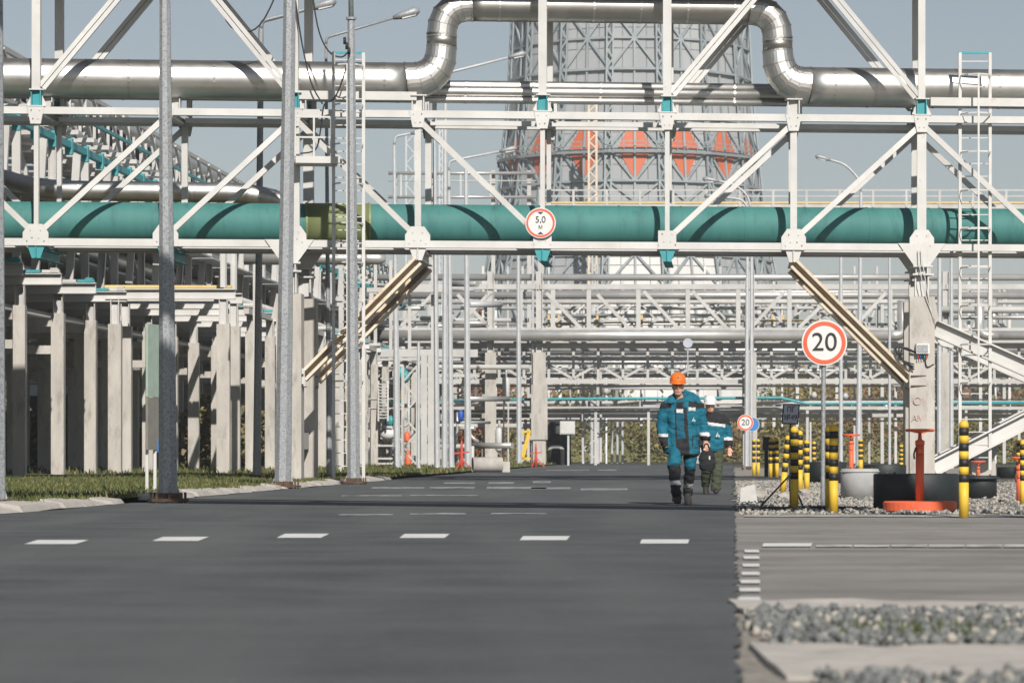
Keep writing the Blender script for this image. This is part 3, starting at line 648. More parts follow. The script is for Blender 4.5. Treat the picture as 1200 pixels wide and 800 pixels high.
# transverse portal in front of the rack
pt = thing('post_portal', G(204, 555), 'white beam on two pairs of concrete posts in front of the left rack', 'portal')
for x in (135, 262):
    for dz, dx in ((0, 0), (1.7, 12)):
        p = W(x + dx, HZ, 100 + dz); b = Vector((p.x, p.y, 0))
        bar('concrete_post', 'concrete', pt, b - Vector((0, 0, .1)), b + Vector((0, 0, 4.9)), .42, .4)
        bar('steel_post', 'white_steel', pt, b + Vector((0, 0, 4.9)), b + Vector((0, 0, 5.7)), .28, .28, 'H')
        if x == 262: bar('steel_post', 'white_steel', pt, b + Vector((0, 0, 6.1)), b + Vector((0, 0, 7.8)), .2, .2, 'H')
for dz, dx in ((0, 0), (1.7, 8)):
    a, b = W(124 + dx, 0, 100 + dz), W(276 + dx, 0, 100 + dz); a.z = b.z = 5.88 - .06 * (dz > 0)
    bar('portal_beam', 'white_steel', pt, a, b, .26, .34, 'I')
t = thing('yellow_gas_pipe', W(110, 340, 100.8), 'thin yellow gas pipe lying on the white portal beam', 'pipe')
tube('pipe_run', 'gas_yellow', t, [W(-200, 336, 101), W(40, 336.5, 101), W(272, 337, 101)], .08, 10)
for x in (-100, 20, 132, 258): block('pipe_saddle', 'galv', t, W(x, 339.5, 101), (.2, .2, .1))
# the silver pipe bending into the rack behind the teal one
sb = thing('silver_branch_pipe', W(150, 236, 79), 'silver clad branch pipe rising at its left end, just above the teal pipe', 'pipe')
pth = arc([W(-260, 196, 90), W(-20, 203, 80), W(45, 223, 79), W(290, 226, 79), W(345, 240, 79), W(350, 300, 79)], 1.2)
tube('pipe_run', 'silver', sb, pth, .26, 22); pipe_seams(sb, pth, .26, 1.0)
# short silver pipes seen under the teal pipe
for i, (x0, x1, y, r, z, lb) in enumerate(((286, 430, 303, .2, 96, 'silver pipe end just under the teal pipe behind the dark lamp post'), (386, 452, 303, .22, 110, 'stub of silver pipe with cone end right of the left ladder'))):
    t = thing('silver_pipe_stub', W((x0 + x1) / 2, y, z), lb, 'pipe'); 
    tube('pipe_run', 'silver_far', t, [W(x0, y, z), W(x1 - 8, y, z), W(x1, y, z)], [r, r, r * .55], 14)
    bar('pipe_support', 'white_far', t, W(x0 + 14, y + 6, z), Vector((W(x0 + 14, y, z).x, z, 0)), .18)
# information board behind pole
ib = thing('information_board', G(177, 579), 'narrow green and grey information board seen edge-on by the dark lamp post', 'sign')
Zb = 52.5; bx_ = W(180, HZ, Zb).x
for dx in (-.09, .02): bar('board_leg', 'white_steel', ib, (bx_ + dx, Zb + dx * 2, 0), (bx_ + dx, Zb + dx * 2, 2.9), .05)
rzb = R(72)
def ibp(s, z): return Vector((bx_ + math.cos(rzb) * s, Zb - .08 + math.sin(rzb) * s, z))
plate('board_panel', 'panel_green', ib, [ibp(-.25, 1.66), ibp(.25, 1.66), ibp(.25, 2.9), ibp(-.25, 2.9)], .04, (math.sin(rzb), -math.cos(rzb), 0))
plate('board_panel', 'panel_grey', ib, [ibp(-.25, .76), ibp(.25, .76), ibp(.25, 1.65), ibp(-.25, 1.65)], .04, (math.sin(rzb), -math.cos(rzb), 0))
plate('board_sticker', 'sign_blue', ib, [ibp(.14, .72), ibp(.3, .72), ibp(.3, .92), ibp(.14, .92)], .07, (math.sin(rzb), -math.cos(rzb), 0))
# parked bus / trailer glimpsed through the posts
bu = thing('parked_bus', (W(75, 0, 140).x, 140, 0), 'teal and white bus glimpsed between the concrete posts at far left', 'bus')
xa, xb = W(30, 0, 140).x, W(128, 0, 140).x
block('lower_body', 'bus_white', bu, ((xa + xb) / 2, 140, 3.55), (xb - xa, 2.4, .5)); block('body_band', 'bus_teal', bu, ((xa + xb) / 2, 140, 4.3), (xb - xa + .02, 2.42, 1.0))
block('roof', 'bus_white', bu, ((xa + xb) / 2, 140, 5.1), (xb - xa, 2.3, .6)); block('chassis', 'black', bu, ((xa + xb) / 2, 140, 3.15), (xb - xa - .2, 2.2, .3))
for k in range(4): block('window', 'window_dark', bu, (xa + .6 + k * .95, 138.78, 4.45), (.7, .04, .5))
for k in (0.7, 3.0): 
    lathe_o = tube('wheel', 'black', bu, [(xa + k, 138.8, 2.95), (xa + k, 139.1, 2.95)], .35, 16)
bank = mesh_obj('embankment', 'soil', None, [(-60, 132, 0), (-8, 132, 0), (-8, 160, 0), (-60, 160, 0), (-58, 136, 2.6), (-10, 136, 2.6), (-10, 156, 2.6), (-58, 156, 2.6)],
                [(4, 5, 6, 7), (0, 1, 5, 4), (1, 2, 6, 5), (2, 3, 7, 6), (3, 0, 4, 7)]); bank['kind'] = 'structure'

# ---------------------------------------------------------------- background cross rack
Z3 = 180.0
def Q(x, y, dz=0): return W(x, y, Z3 + dz)
r3 = thing('cross_rack', (0, Z3, 0), 'white trussed pipe rack crossing behind the two workers', 'pipe rack')
def hbar(y, x0, x1, th, m='white_far', dz=0, prof='box', dep=.25): bar('beam', m, r3, Q(x0, y, dz), Q(x1, y, dz), dep, th / 20, prof)
def pip(par, y, x0, x1, th, m='silver_far', dz=0, y1=None): return tube('pipe_run', m, par, [Q(x0, y, dz), Q(x1, y if y1 is None else y1, dz)], th / 40, 14)
for x, wd in ((575, 13), (632, 15), (880, 12), (1108, 14)):
    b = Q(x, HZ); b.z = 0; bar('concrete_post', 'concrete', r3, b, Vector((b.x, b.y, 6.6)), wd / 20, .6); 
    bar('steel_post', 'white_far', r3, Vector((b.x, b.y, 6.6)), Q(x, 318), .4, .4, 'H')
    b2 = Q(x - 4, HZ, 5); b2.z = 0; bar('concrete_post', 'concrete', r3, b2, Vector((b2.x, b2.y, 6.6)), wd / 20, .6); bar('steel_post', 'white_far', r3, Vector((b2.x, b2.y, 6.6)), Q(x - 4, 322, 5), .4, .4, 'H')
for b_ in ((632, 14),):
    p = Q(632, 0); block('post_collar', 'concrete', r3, (p.x, Z3, 3.1), (.95, .8, 3.2))
for x0, x1 in ((420, 632), (632, 880), (880, 1108), (1108, 1330)):
    hbar(336, x0 + .5, x1 - .5, 6); hbar(386, x0 + .5, x1 - .5, 4); hbar(337, x0 + .5, x1 - .5, 5, dz=5); hbar(404, x0 + .5, x1 - .5, 8, 'white_far', dz=1.5, dep=.5)
for x in (436, 462, 520, 610, 648, 690, 748, 806, 865, 925, 985, 1043, 1160): bar('truss_post', 'white_far', r3, Q(x, 339), Q(x, 384), .26, .2)
for (xa, ya, xb, yb) in ((640, 343, 681, 385), (700, 345, 738, 385), (754, 341, 795, 385), (811, 341, 852, 385), (936, 384, 920 + 58, 343), (880, 384, 918, 343), (1000, 384, 1038, 343), (536, 382, 575, 342), (536, 345, 572, 382), (470, 382, 510, 342)):
    bar('truss_diagonal', 'white_far', r3, Q(xa, ya), Q(xb, yb), .22, .2)
for (xa, ya, xb, yb) in ((645, 383, 690, 345), (700, 383, 745, 345), (760, 383, 800, 345), (820, 383, 860, 345), (940, 345, 980, 383), (890, 345, 920, 383)):
    bar('truss_diagonal', 'white_far', r3, Q(xa, ya, 5), Q(xb, yb, 5), .2, .16)
for x in list(range(440, 1200, 29)): bar('lower_post', 'white_far', r3, Q(x, 407, 1.5), Q(x, 447, 1.5), .16, .16)
hbar(447, 420, 1300, 5, dz=1.5); hbar(426, 420, 1300, 2.5, dz=1.5); hbar(415, 420, 1300, 3, dz=5)
for x in range(440, 1180, 58):
    bar('truss_diagonal', 'white_far', r3, Q(x, 443, 1.4), Q(x + 27, 428, 1.4), .17, .15); bar('truss_diagonal', 'white_far', r3, Q(x + 56, 443, 1.4), Q(x + 30, 428, 1.4), .17, .15)
hbar(468, 900, 1300, 1.5, 'galv_far', dz=3); hbar(478, 420, 1300, 3.5, dz=3); hbar(487, 420, 1300, 5, dz=6); hbar(493, 420, 1300, 2, dz=6)
for x in range(450, 1280, 62): bar('sleeper_post', 'white_far', r3, Q(x, 478, 3), Vector((Q(x, 0, 3).x, Z3 + 3, 0)), .16, .16)
hbar(400, 420, 1240, 3, 'white_far', dz=8)
ps = thing('cross_rack_pipes', (0, Z3, 7), 'silver pipes running across the view on the white trussed rack', 'pipes')
pip(ps, 325, 425, 1330, 8, dz=.5); pip(ps, 393, 425, 1046, 13, dz=-.6)
tube('pipe_bend', 'silver_far', ps, arc([Q(1040, 393, -.6), Q(1058, 393, -.6), Q(1058, 352, -.6)], .8), .33, 14)
pip(ps, 393, 1160, 1330, 11, dz=-.6); tube('pipe_bend', 'silver_far', ps, arc([Q(1170, 393, -.6), Q(1148, 393, -.6), Q(1148, 350, -.6)], .8), .28, 14); tube('pipe_bend', 'silver_far', ps, arc([Q(1180, 388, 2), Q(1164, 388, 2), Q(1164, 350, 2)], .8), .28, 14)
pip(ps, 346, 425, 1330, 9, dz=2.5); pip(ps, 348, 425, 1330, 4, dz=3.6); pip(ps, 354, 425, 1330, 5, dz=4.4, m='white_far')
pip(ps, 375, 425, 620, 5, m='white_far', dz=2); pip(ps, 366, 640, 1330, 3, m='yellow', dz=5.5) if False else None
pip(ps, 372, 1090, 1330, 5, dz=1); pip(ps, 363, 1090, 1330, 8, m='white_far', dz=-.4); pip(ps, 420, 425, 1330, 5, m='silver_far', dz=3); pip(ps, 410, 425, 1330, 5, m='silver_far', dz=4)
pip(ps, 434, 425, 1330, 4, m='silver_far', dz=5); pip(ps, 440, 425, 1330, 5, m='white_far', dz=6); pip(ps, 452, 425, 1330, 3, m='silver_far', dz=3)
pip(ps, 482, 425, 1330, 4, m='silver_far', dz=4); pip(ps, 499, 425, 640, 6, m='white_far', dz=2); pip(ps, 523, 490, 600, 6, m='white_far', dz=1); pip(ps, 430, 425, 620, 6, m='white_far', dz=-1)
pip(ps, 477, 425, 1330, 3, m='silver_far', dz=7)
t = thing('teal_service_pipe', Q(800, 468), 'thin teal pipe crossing in front of the autumn scrub at shoulder height', 'pipe')
tube('pipe_run', 'teal_paint', t, [Q(430, 470, 2), Q(700, 467, 2), Q(915, 466, 2), Q(945, 473, 2), Q(1330, 471, 2)], .09, 10)
for x in range(440, 1320, 62): bar('pipe_hanger', 'galv_far', t, Q(x, 469, 2), Q(x, 478, 2), .06)
t = thing('yellow_service_pipe', Q(800, 378, 6), 'thin yellow gas pipe with risers behind the white truss', 'pipe')
tube('pipe_run', 'gas_yellow', t, [Q(640, 379, 6), Q(960, 375, 6)], .06, 8)
for x in (643, 655, 700, 752, 905, 918): bar('riser', 'gas_yellow', t, Q(x, 383, 6), Q(x, 369, 6), .14)
# process unit at left centre: frames, platform, stairs, many small pipes
pu = thing('process_unit', (Q(450, 0).x, 150, 0), 'white process unit with platform and stairs between the left ladder and the grey lamp posts', 'process unit')
def P2(x, y, dz=0): return W(x, y, 150 + dz)
for x in (437, 465, 497, 505, 428): bar('frame_post', 'white_far', pu, P2(x, 415), Vector((P2(x, 0).x, 150, 0)), .3, .25)
for y, x0, x1, th in ((414, 425, 560, 9), (421, 425, 540, 3), (492, 424, 462, 5), (340, 430, 530, 5), (440, 490, 560, 4)): bar('frame_beam', 'white_far', pu, P2(x0, y, .3), P2(x1, y, .3), .5, th / 24)
for x in (440, 458, 480, 507, 525): bar('frame_post', 'white_far', pu, P2(x, 305, 1), P2(x, 412, 1), .16, .16)
for k in range(12): block('stair_tread', 'white_far', pu, P2(449, 450 + k * 3.6, -.3 - k * .05), (.42, .3, .06))
for k in range(16): block('stair_tread', 'white_far', pu, P2(427, 462 + k * 5, -.5), (.36, .3, .07))
for x in (443.5, 454.5): bar('stair_stringer', 'white_far', pu, P2(x, 447, -.2), P2(x, 494, -.9), .08, .2)
for x in (424, 445, 462): bar('rail_post', 'white_far', pu, P2(x, 492, -.4), P2(x, 466, -.4), .06)
for y in (467, 478): bar('rail', 'white_far', pu, P2(424, y, -.4), P2(463, y, -.4), .05)
for y in (500, 522, 537, 543): bar('low_rail', 'white_far', pu, P2(440, y, -.2), P2(460, y, -.2), .09)
random.seed(21)
for k in range(46):
    x = random.uniform(428, 560); y = random.uniform(320, 545); m = random.choice(['silver_far', 'white_far', 'white_far', 'silver_far', 'galv_far'])
    if random.random() < .55: tube('process_pipe', m, pu, [P2(x, y, random.uniform(.5, 6)), P2(min(600, x + random.uniform(15, 60)), y, random.uniform(.5, 6))], random.uniform(.05, .16), 10)
    else: tube('process_pipe', m, pu, arc([P2(x, y, 2), P2(x, y + random.uniform(14, 40), 2), P2(x + random.uniform(-12, 14), y + 42, 2)], .3), random.uniform(.05, .13), 10)
for x, y, m, r in ((470, 437, 'teal_paint', .28), (475, 441, 'teal_paint', .22), (428, 428, 'teal_paint', .2), (540, 487, 'blue_paint', .14), (459, 493, 'teal_paint', .35), (455, 508, 'sign_white', .42), (505, 462, 'sign_white', .3)):
    tube('valve_body', m, pu, [P2(x, y + 7, .2), P2(x, y + 3, .2), P2(x, y - 3, .2), P2(x, y - 7, .2)], [r * .5, r, r, r * .5], 12)
# dark shaded pipe hollows under the racks
# lattice masts
def lattice(name, label, x0, x1, yb, yt, Z, n, m='white_far', th=.13):
    t = thing(name, (W((x0 + x1) / 2, 0, Z).x, Z, 0), label, 'mast', 'lattice masts')
    for dz in (0, (x1 - x0) / FPX * Z):
        for x in (x0, x1): bar('mast_leg', m, t, W(x, yb, Z + dz), W(x, yt, Z + dz), th, th)
        for k in range(n):
            ya, yb_ = yb + (yt - yb) * k / n, yb + (yt - yb) * (k + 1) / n
            a, b = (x0, x1) if k % 2 else (x1, x0); bar('lacing', m, t, W(a, ya, Z + dz), W(b, yb_, Z + dz), th * .7, th * .6)
    return t
lattice('lattice_mast', 'white zigzag lattice mast rising right behind the concrete post with electrical cabinet', 683, 704, 541, 402, 185, 9)
lattice('lattice_mast', 'slender white lattice mast with crossed lacing beside the process unit', 472, 489, 545, 428, 140, 6)
lattice('lattice_mast', 'tall pale lattice mast standing above the teal pipe left of cooling tower', 476, 486, 470, 156, 230, 26, 'galv_far', .12)
lattice('lattice_mast', 'thin lattice mast beside the group of three lamp posts', 515, 519, 470, 150, 200, 40, 'galv_far', .1)
# elevated walkway far behind
Z5 = 262.0
wk = thing('elevated_walkway', (W(900, 0, Z5).x, Z5, 0), 'high pale walkway with handrails and yellow edge in front of the cooling tower', 'walkway')
for y, th, m in ((223, 1.6, 'white_far'), (230, 1.4, 'white_far'), (237.5, 2.2, 'gas_yellow')): bar('rail', m, wk, W(632, y, Z5), W(1360, y, Z5), .12, th / 13.7)
bar('walkway_floor', 'white_far', wk, W(632, 246, Z5 + 1), W(1360, 246, Z5 + 1), 2, 1)
for x in range(633, 1360, 39): bar('rail_post', 'white_far', wk, W(x, 222, Z5), W(x, 243, Z5), .2, .15)
for x in (634, 1087, 1350): bar('walkway_leg', 'white_far', wk, W(x, 247, Z5 + 1), Vector((W(x, 0, Z5 + 1).x, Z5 + 1, 0)), .5, .5)
gf = thing('pipe_gantry', (W(520, 0, 200).x, 200, 0), 'pale pipe gantry frame above the teal pipe, left of the cooling tower', 'gantry')
for y, th, m in ((203, 4, 'silver_far'), (231, 3.5, 'silver_far'), (212, 1.5, 'white_far')): tube('pipe_run', m, gf, [W(455, y, 200), W(628, y, 200)], th / 36, 10)
for x in (463, 505, 578, 620): bar('gantry_post', 'white_far', gf, W(x, 200, 200.4), Vector((W(x, 0, 200.4).x, 200.4, 0)), .26, .26)
for k in range(4): bar('rail_post', 'white_far', gf, W(470 + k * 35, 203, 200), W(470 + k * 35, 231, 200), .12)
mr = thing('far_pipe_rack', (0, 212, 0), 'pale tangle of thin frames and pipes far behind the workers under the bridge', 'pipe rack')
random.seed(33)
for x in range(428, 1330, 10):
    xx = x + random.uniform(-5, 5); yt = random.choice([312, 330, 338, 352, 410, 425]); yb_ = random.choice([545, 545, 500, 470, 452])
    bar('frame_post', random.choice(['white_far', 'white_far', 'white_steel', 'galv_far']), mr, W(xx, yt, 212 + random.uniform(-3, 3)), W(xx, yb_, 212 + random.uniform(-.5, .5)), random.uniform(.1, .22))
for y in (342, 352, 361, 370, 380, 398, 406, 412, 419, 424, 432, 438, 446, 455, 472, 484, 490):
    x0 = random.choice([425, 425, 520, 640]); x1 = random.choice([900, 1060, 1330, 1330])
    tube('frame_pipe', random.choice(['white_far', 'white_steel', 'silver_far']), mr, [W(x0, y, 211 + random.uniform(-4, 4)), W(x1, y, 211 + random.uniform(-4, 4))], random.uniform(.05, .15), 8)
for k in range(120):
    x = random.uniform(428, 1180); y = random.choice([340, 352, 368, 405, 425]); dx = random.choice([-1, 1]) * random.uniform(14, 34)
    bar('frame_brace', random.choice(['white_far', 'white_steel']), mr, W(x, y, 210 + k % 5), W(x + dx, y + random.uniform(18, 40), 210 + k % 5), .13)
for k in range(30):
    x = random.uniform(440, 1180); y = random.uniform(405, 500); tube('frame_valve', random.choice(['white_far', 'silver_far', 'galv_far', 'silver_far']), mr, [W(x, y + 4, 209), W(x, y, 209), W(x, y - 4, 209)], [.1, .24, .1], 8)
# ---------------------------------------------------------------- cooling tower
ZT = 430.0; sT = FPX / ZT; tc = Vector((W(738, 0, ZT).x, ZT, 0))
tw = thing('cooling_tower', tc, 'huge steel framed cooling tower with a row of orange diamonds', 'cooling tower')
NS = 16
lv = [(531, 214), (440, 196), (345, 174), (272, 160), (225, 153.5), (188, 150), (152, 146), (98, 141.5), (27, 138), (-15, 138)]
lev = [(CH + (HZ - y) / sT, r / sT) for y, r in lv]
def tpt(k, off, h, r): a = 2 * math.pi * (k + off) / NS - math.pi / 2; q = Vector((math.cos(a), math.sin(a), 0)) * r; return q + Vector((0, 0, h))
def edge_pt(k, s, h, r):            # point on facet k, s from -.5 to .5 across it
    return tpt(k, -.5, h, r).lerp(tpt(k, .5, h, r), s + .5)
def spin(name, m, V, F, k, par=tw, smooth=False):
    key = (name, m, id(V))
    if key not in UNIT:
        me = bpy.data.meshes.new(name); me.from_pydata([tuple(v) for v in V], [], F); me.materials.append(M[m]); me.update(); UNIT[key] = (me, V)
    mw = Matrix.Translation(tc) @ Matrix.Rotation(2 * math.pi * k / NS, 4, 'Z')
    return link(bpy.data.objects.new(name, UNIT[key][0]), par, mw)
def bars_geo(segs, th):
    V, F = [], []
    for a, b in segs:
        d = (b - a).normalized(); u = Vector((0, 0, 1)) if abs(d.z) < .9 else Vector((1, 0, 0)); x = u.cross(d).normalized() * th / 2; y = d.cross(x).normalized() * th / 2; i = len(V)
        for p in (a, b): V += [p - x - y, p + x - y, p + x + y, p - x + y]
        F += [(i, i + 1, i + 5, i + 4), (i + 1, i + 2, i + 6, i + 5), (i + 2, i + 3, i + 7, i + 6), (i + 3, i, i + 4, i + 7), (i + 3, i + 2, i + 1, i), (i + 4, i + 5, i + 6, i + 7)]
    return V, F
front = [k for k in range(NS) if abs((k + 8) % 16 - 8) <= 5]
for i in range(len(lev) - 1):
    (h0, r0), (h1, r1) = lev[i], lev[i + 1]
    if i == 0: continue
    V, F = [], []; nx, ny = 4, max(2, int((h1 - h0) / 2.2))
    for a in range(nx):
        for b in range(ny):
            j = len(V)
            for s, t in ((a, b), (a + 1, b), (a + 1, b + 1), (a, b + 1)):
                gs = .006 if s == a else -.006; gt = .015 if t == b else -.015
                hh = h0 + (h1 - h0) * (t + gt) / ny; V.append(edge_pt(0, s / nx - .5 + gs, hh, (r0 + (r1 - r0) * (t + gt) / ny) - .25 + .05 * ((a + b) % 2)))
            F.append((j, j + 1, j + 2, j + 3))
    Vb = [edge_pt(0, -.5, h0, r0 - .4), edge_pt(0, .5, h0, r0 - .4), edge_pt(0, .5, h1, r1 - .4), edge_pt(0, -.5, h1, r1 - .4)]
    Vd = [edge_pt(0, -.5, h0, r0), edge_pt(0, .5, h0, r0), edge_pt(0, .5, h1, r1), edge_pt(0, -.5, h1, r1)]
    if i in (1, 2, 3, 7):
        XV, XF = bars_geo([(Vd[0], Vd[2]), (Vd[1], Vd[3]), (Vd[0].lerp(Vd[3], .5), Vd[1].lerp(Vd[2], .5)), (Vd[0].lerp(Vd[1], .5), Vd[3].lerp(Vd[2], .5))], .28)
    elif i == 4: XV, XF = bars_geo([(Vd[3], Vd[0].lerp(Vd[1], .5)), (Vd[2], Vd[0].lerp(Vd[1], .5))], .3)
    elif i == 5: XV, XF = bars_geo([(Vd[0], Vd[3].lerp(Vd[2], .5)), (Vd[1], Vd[3].lerp(Vd[2], .5))], .3)
    else: XV, XF = bars_geo([(Vd[0], Vd[1]), (Vd[0].lerp(Vd[1], .5), Vd[3].lerp(Vd[2], .5))], .24)
    PV = []
    n = max(3, int((h1 - h0) / 1.3)); sg = []
    A0, A1 = edge_pt(0, -.5, h0, r0 + .25), edge_pt(0, -.5, h1, r1 + .25); tang = (edge_pt(0, .5, h0, r0) - edge_pt(0, -.5, h0, r0)).normalized() * .42
    sg += [(A0 - tang, A1 - tang), (A0 + tang, A1 + tang)]
    for q in range(n): sg.append((A0.lerp(A1, q / n) + tang * (1 if q % 2 else -1), A0.lerp(A1, (q + 1) / n) + tang * (-1 if q % 2 else 1)))
    PV, PF = bars_geo(sg, .22)
    if i in (4, 5):
        mid = .5
        tip = Vd[0].lerp(Vd[1], .5) if i == 4 else Vd[3].lerp(Vd[2], .5); base = (Vd[3], Vd[2]) if i == 4 else (Vd[0], Vd[1])
        c0, c1 = base[0].lerp(base[1], .17), base[0].lerp(base[1], .83); inn = Vector((0, .12, 0))
        OV = [tip + inn, (c0.lerp(c1, .48)) + inn, c0 + inn, tip + inn, c1 + inn, c0.lerp(c1, .52) + inn]; OF = [(0, 1, 2), (3, 4, 5)]
        GV, GF = bars_geo([(tip, c0.lerp(c1, .5))], .3)
    for k in range(NS):
        if k not in front and i < 3: continue
        mm = 'tower_white' if (i == 2 and k in (0, 1)) or (i == 1 and k in (0, 1, 2, 15, 3)) else 'tower_clad'
        spin('cladding_panel', mm, V, F, k); spin('backing_sheet', 'tower_dark', Vb, [(0, 1, 2, 3)], k)
        spin('cross_bracing', 'tower_steel', XV, XF, k); spin('lattice_post', 'tower_steel', PV, PF, k)
        if i in (4, 5): spin('orange_panel', 'tower_red', OV, OF, k); spin('mullion', 'tower_steel', GV, GF, k)
for (y, r) in ((531, 214), (440, 196), (345, 174), (272, 160), (225, 153.5), (190, 151), (152, 146), (98, 141.5), (27, 138)):
    h = CH + (HZ - y) / sT; rr = r / sT
    big = y == 190
    V, F = bars_geo([(edge_pt(0, -.5, h, rr + .2), edge_pt(0, .5, h, rr + .2))], .3 if not big else .35)
    for k in range(NS): spin('ring_beam', 'tower_steel', V, F, k)
    if big:
        sg = [(edge_pt(0, -.5, h + a, rr + .9), edge_pt(0, .5, h + a, rr + .9)) for a in (.5, 1.1)] + [(edge_pt(0, s, h, rr + .9), edge_pt(0, s, h + 1.1, rr + .9)) for s in (-.4, -.2, 0, .2, .4)]
        V2, F2 = bars_geo(sg, .1); 
        V3, F3 = bars_geo([(edge_pt(0, -.5, h - .3, rr + .7), edge_pt(0, .5, h - .3, rr + .7))], .3)
        for k in front: spin('walkway_rail', 'tower_steel', V2, F2, k); spin('walkway_floor', 'tower_dark', V3, F3, k)
# stair tower up the cooling tower: pale yellow scaffold
lattice('stair_tower', 'narrow cream lattice stair tower in front of the orange diamonds', 690, 699, 470, 122, 404, 40, 'tan_steel', .28)['category'] = 'stair tower'
# solid base under the shell
o = lathe('tower_base', 'tower_white', tw, tc, [(214 / sT, .0), (212 / sT, 1.6), (205 / sT, 1.6), (196 / sT - .6, CH + 91 / sT)], 32, False)
# ---------------------------------------------------------------- autumn scrub and far trees
def leaf_mass(name, label, n, xr, Zr, hfun, size, mats, pm, cat='scrub', z0=0):
    X = np.random.uniform(xr[0], xr[1], n); Zz = np.random.uniform(Zr[0], Zr[1], n)
    H = hfun(X, Zz) * np.random.uniform(0, 1, n) ** .7
    c = np.stack([X, Zz, z0 + H], 1); A = np.random.randn(n, 2, 3); A /= np.linalg.norm(A, axis=2, keepdims=True); s = np.random.uniform(size[0], size[1], n)[:, None]
    a, b = A[:, 0] * s, A[:, 1] * s
    v = np.stack([c - a, c + b, c + a, c - b * .8], 1).reshape(-1, 3); f = np.arange(4 * n)
    me = bpy.data.meshes.new(name); me.vertices.add(4 * n); me.vertices.foreach_set('co', v.ravel()); me.loops.add(4 * n); me.loops.foreach_set('vertex_index', f)
    me.polygons.add(n); me.polygons.foreach_set('loop_start', np.arange(0, 4 * n, 4)); me.polygons.foreach_set('loop_total', np.full(n, 4))
    for m in mats: me.materials.append(M[m])
    pat = (np.sin(X * .45 + 1) + np.sin(X * .17 + Zz * .3) + np.random.randn(n) * .9)
    mi = np.searchsorted(np.quantile(pat, np.cumsum(pm)[:-1]), pat); me.polygons.foreach_set('material_index', mi.astype(np.int32))
    me.update(); me.validate(); o = link(bpy.data.objects.new(name, me)); o['kind'] = 'stuff'; return props(o, label, cat)
hf = lambda X, Zz: 5.0 + 1.9 * np.sin(X * .31) + .9 * np.sin(X * .83 + 2) + .7 * np.sin(X * 1.9 + Zz)
bkv, bkf = [], []
for i in range(66):
    X = -64 + i * 2.1; hh = float(4.3 + 1.2 * np.sin(X * .31) + .9 * np.sin(X * .83 + 2))
    for j, (yy, q) in enumerate(((243, 0), (247, .5), (252, .8), (258, .9), (266, .8), (280, 0))): bkv.append((X, yy, max(0, hh * q + .25 * math.sin(i * 1.7 + j))if q else -.02))
for i in range(65):
    for j in range(5): a = i * 6 + j; bkf.append((a, a + 1, a + 7, a + 6)[::-1])
bk = mesh_obj('scrub_bank', 'leaf_olive', None, bkv, bkf, True); bk['kind'] = 'structure'
leaf_mass('rust_tree_crowns', 'rust coloured autumn trees behind the lamp posts left of centre', 16000, (W(520, 0, 236).x, W(592, 0, 236).x), (232, 240), lambda X, Zz: 10.5 + 1.6 * np.sin(X * 2.1) + .8 * np.sin(X * 5), (.07, .2), ['leaf_rust', 'orange_far', 'leaf_gold', 'leaf_brown'], [.4, .15, .2, .25], 'trees')
leaf_mass('autumn_scrub', 'olive, gold and rust autumn scrub behind the pipe racks', 120000, (-60, 70), (240, 262), hf, (.07, .22), ['leaf_olive', 'leaf_gold', 'leaf_brown', 'leaf_rust'], [.42, .22, .2, .16])
leaf_mass('autumn_weeds', 'straw and olive weeds seen between the concrete posts at left', 26000, (-50, -9), (126, 139), lambda X, Zz: 2.0 + .8 * np.sin(X * .9) + .5 * np.sin(X * 2.3), (.08, .22), ['grass_a', 'grass_b', 'leaf_brown', 'leaf_gold'], [.3, .4, .15, .15])
leaf_mass('far_wood', 'brown far wood at the foot of the cooling tower', 45000, (-230, 230), (560, 600), lambda X, Zz: 19 + 3 * np.sin(X * .07) + 2 * np.sin(X * .31), (.5, 1.2), ['leaf_olive', 'leaf_brown', 'leaf_rust'], [.4, .45, .15], 'wood')
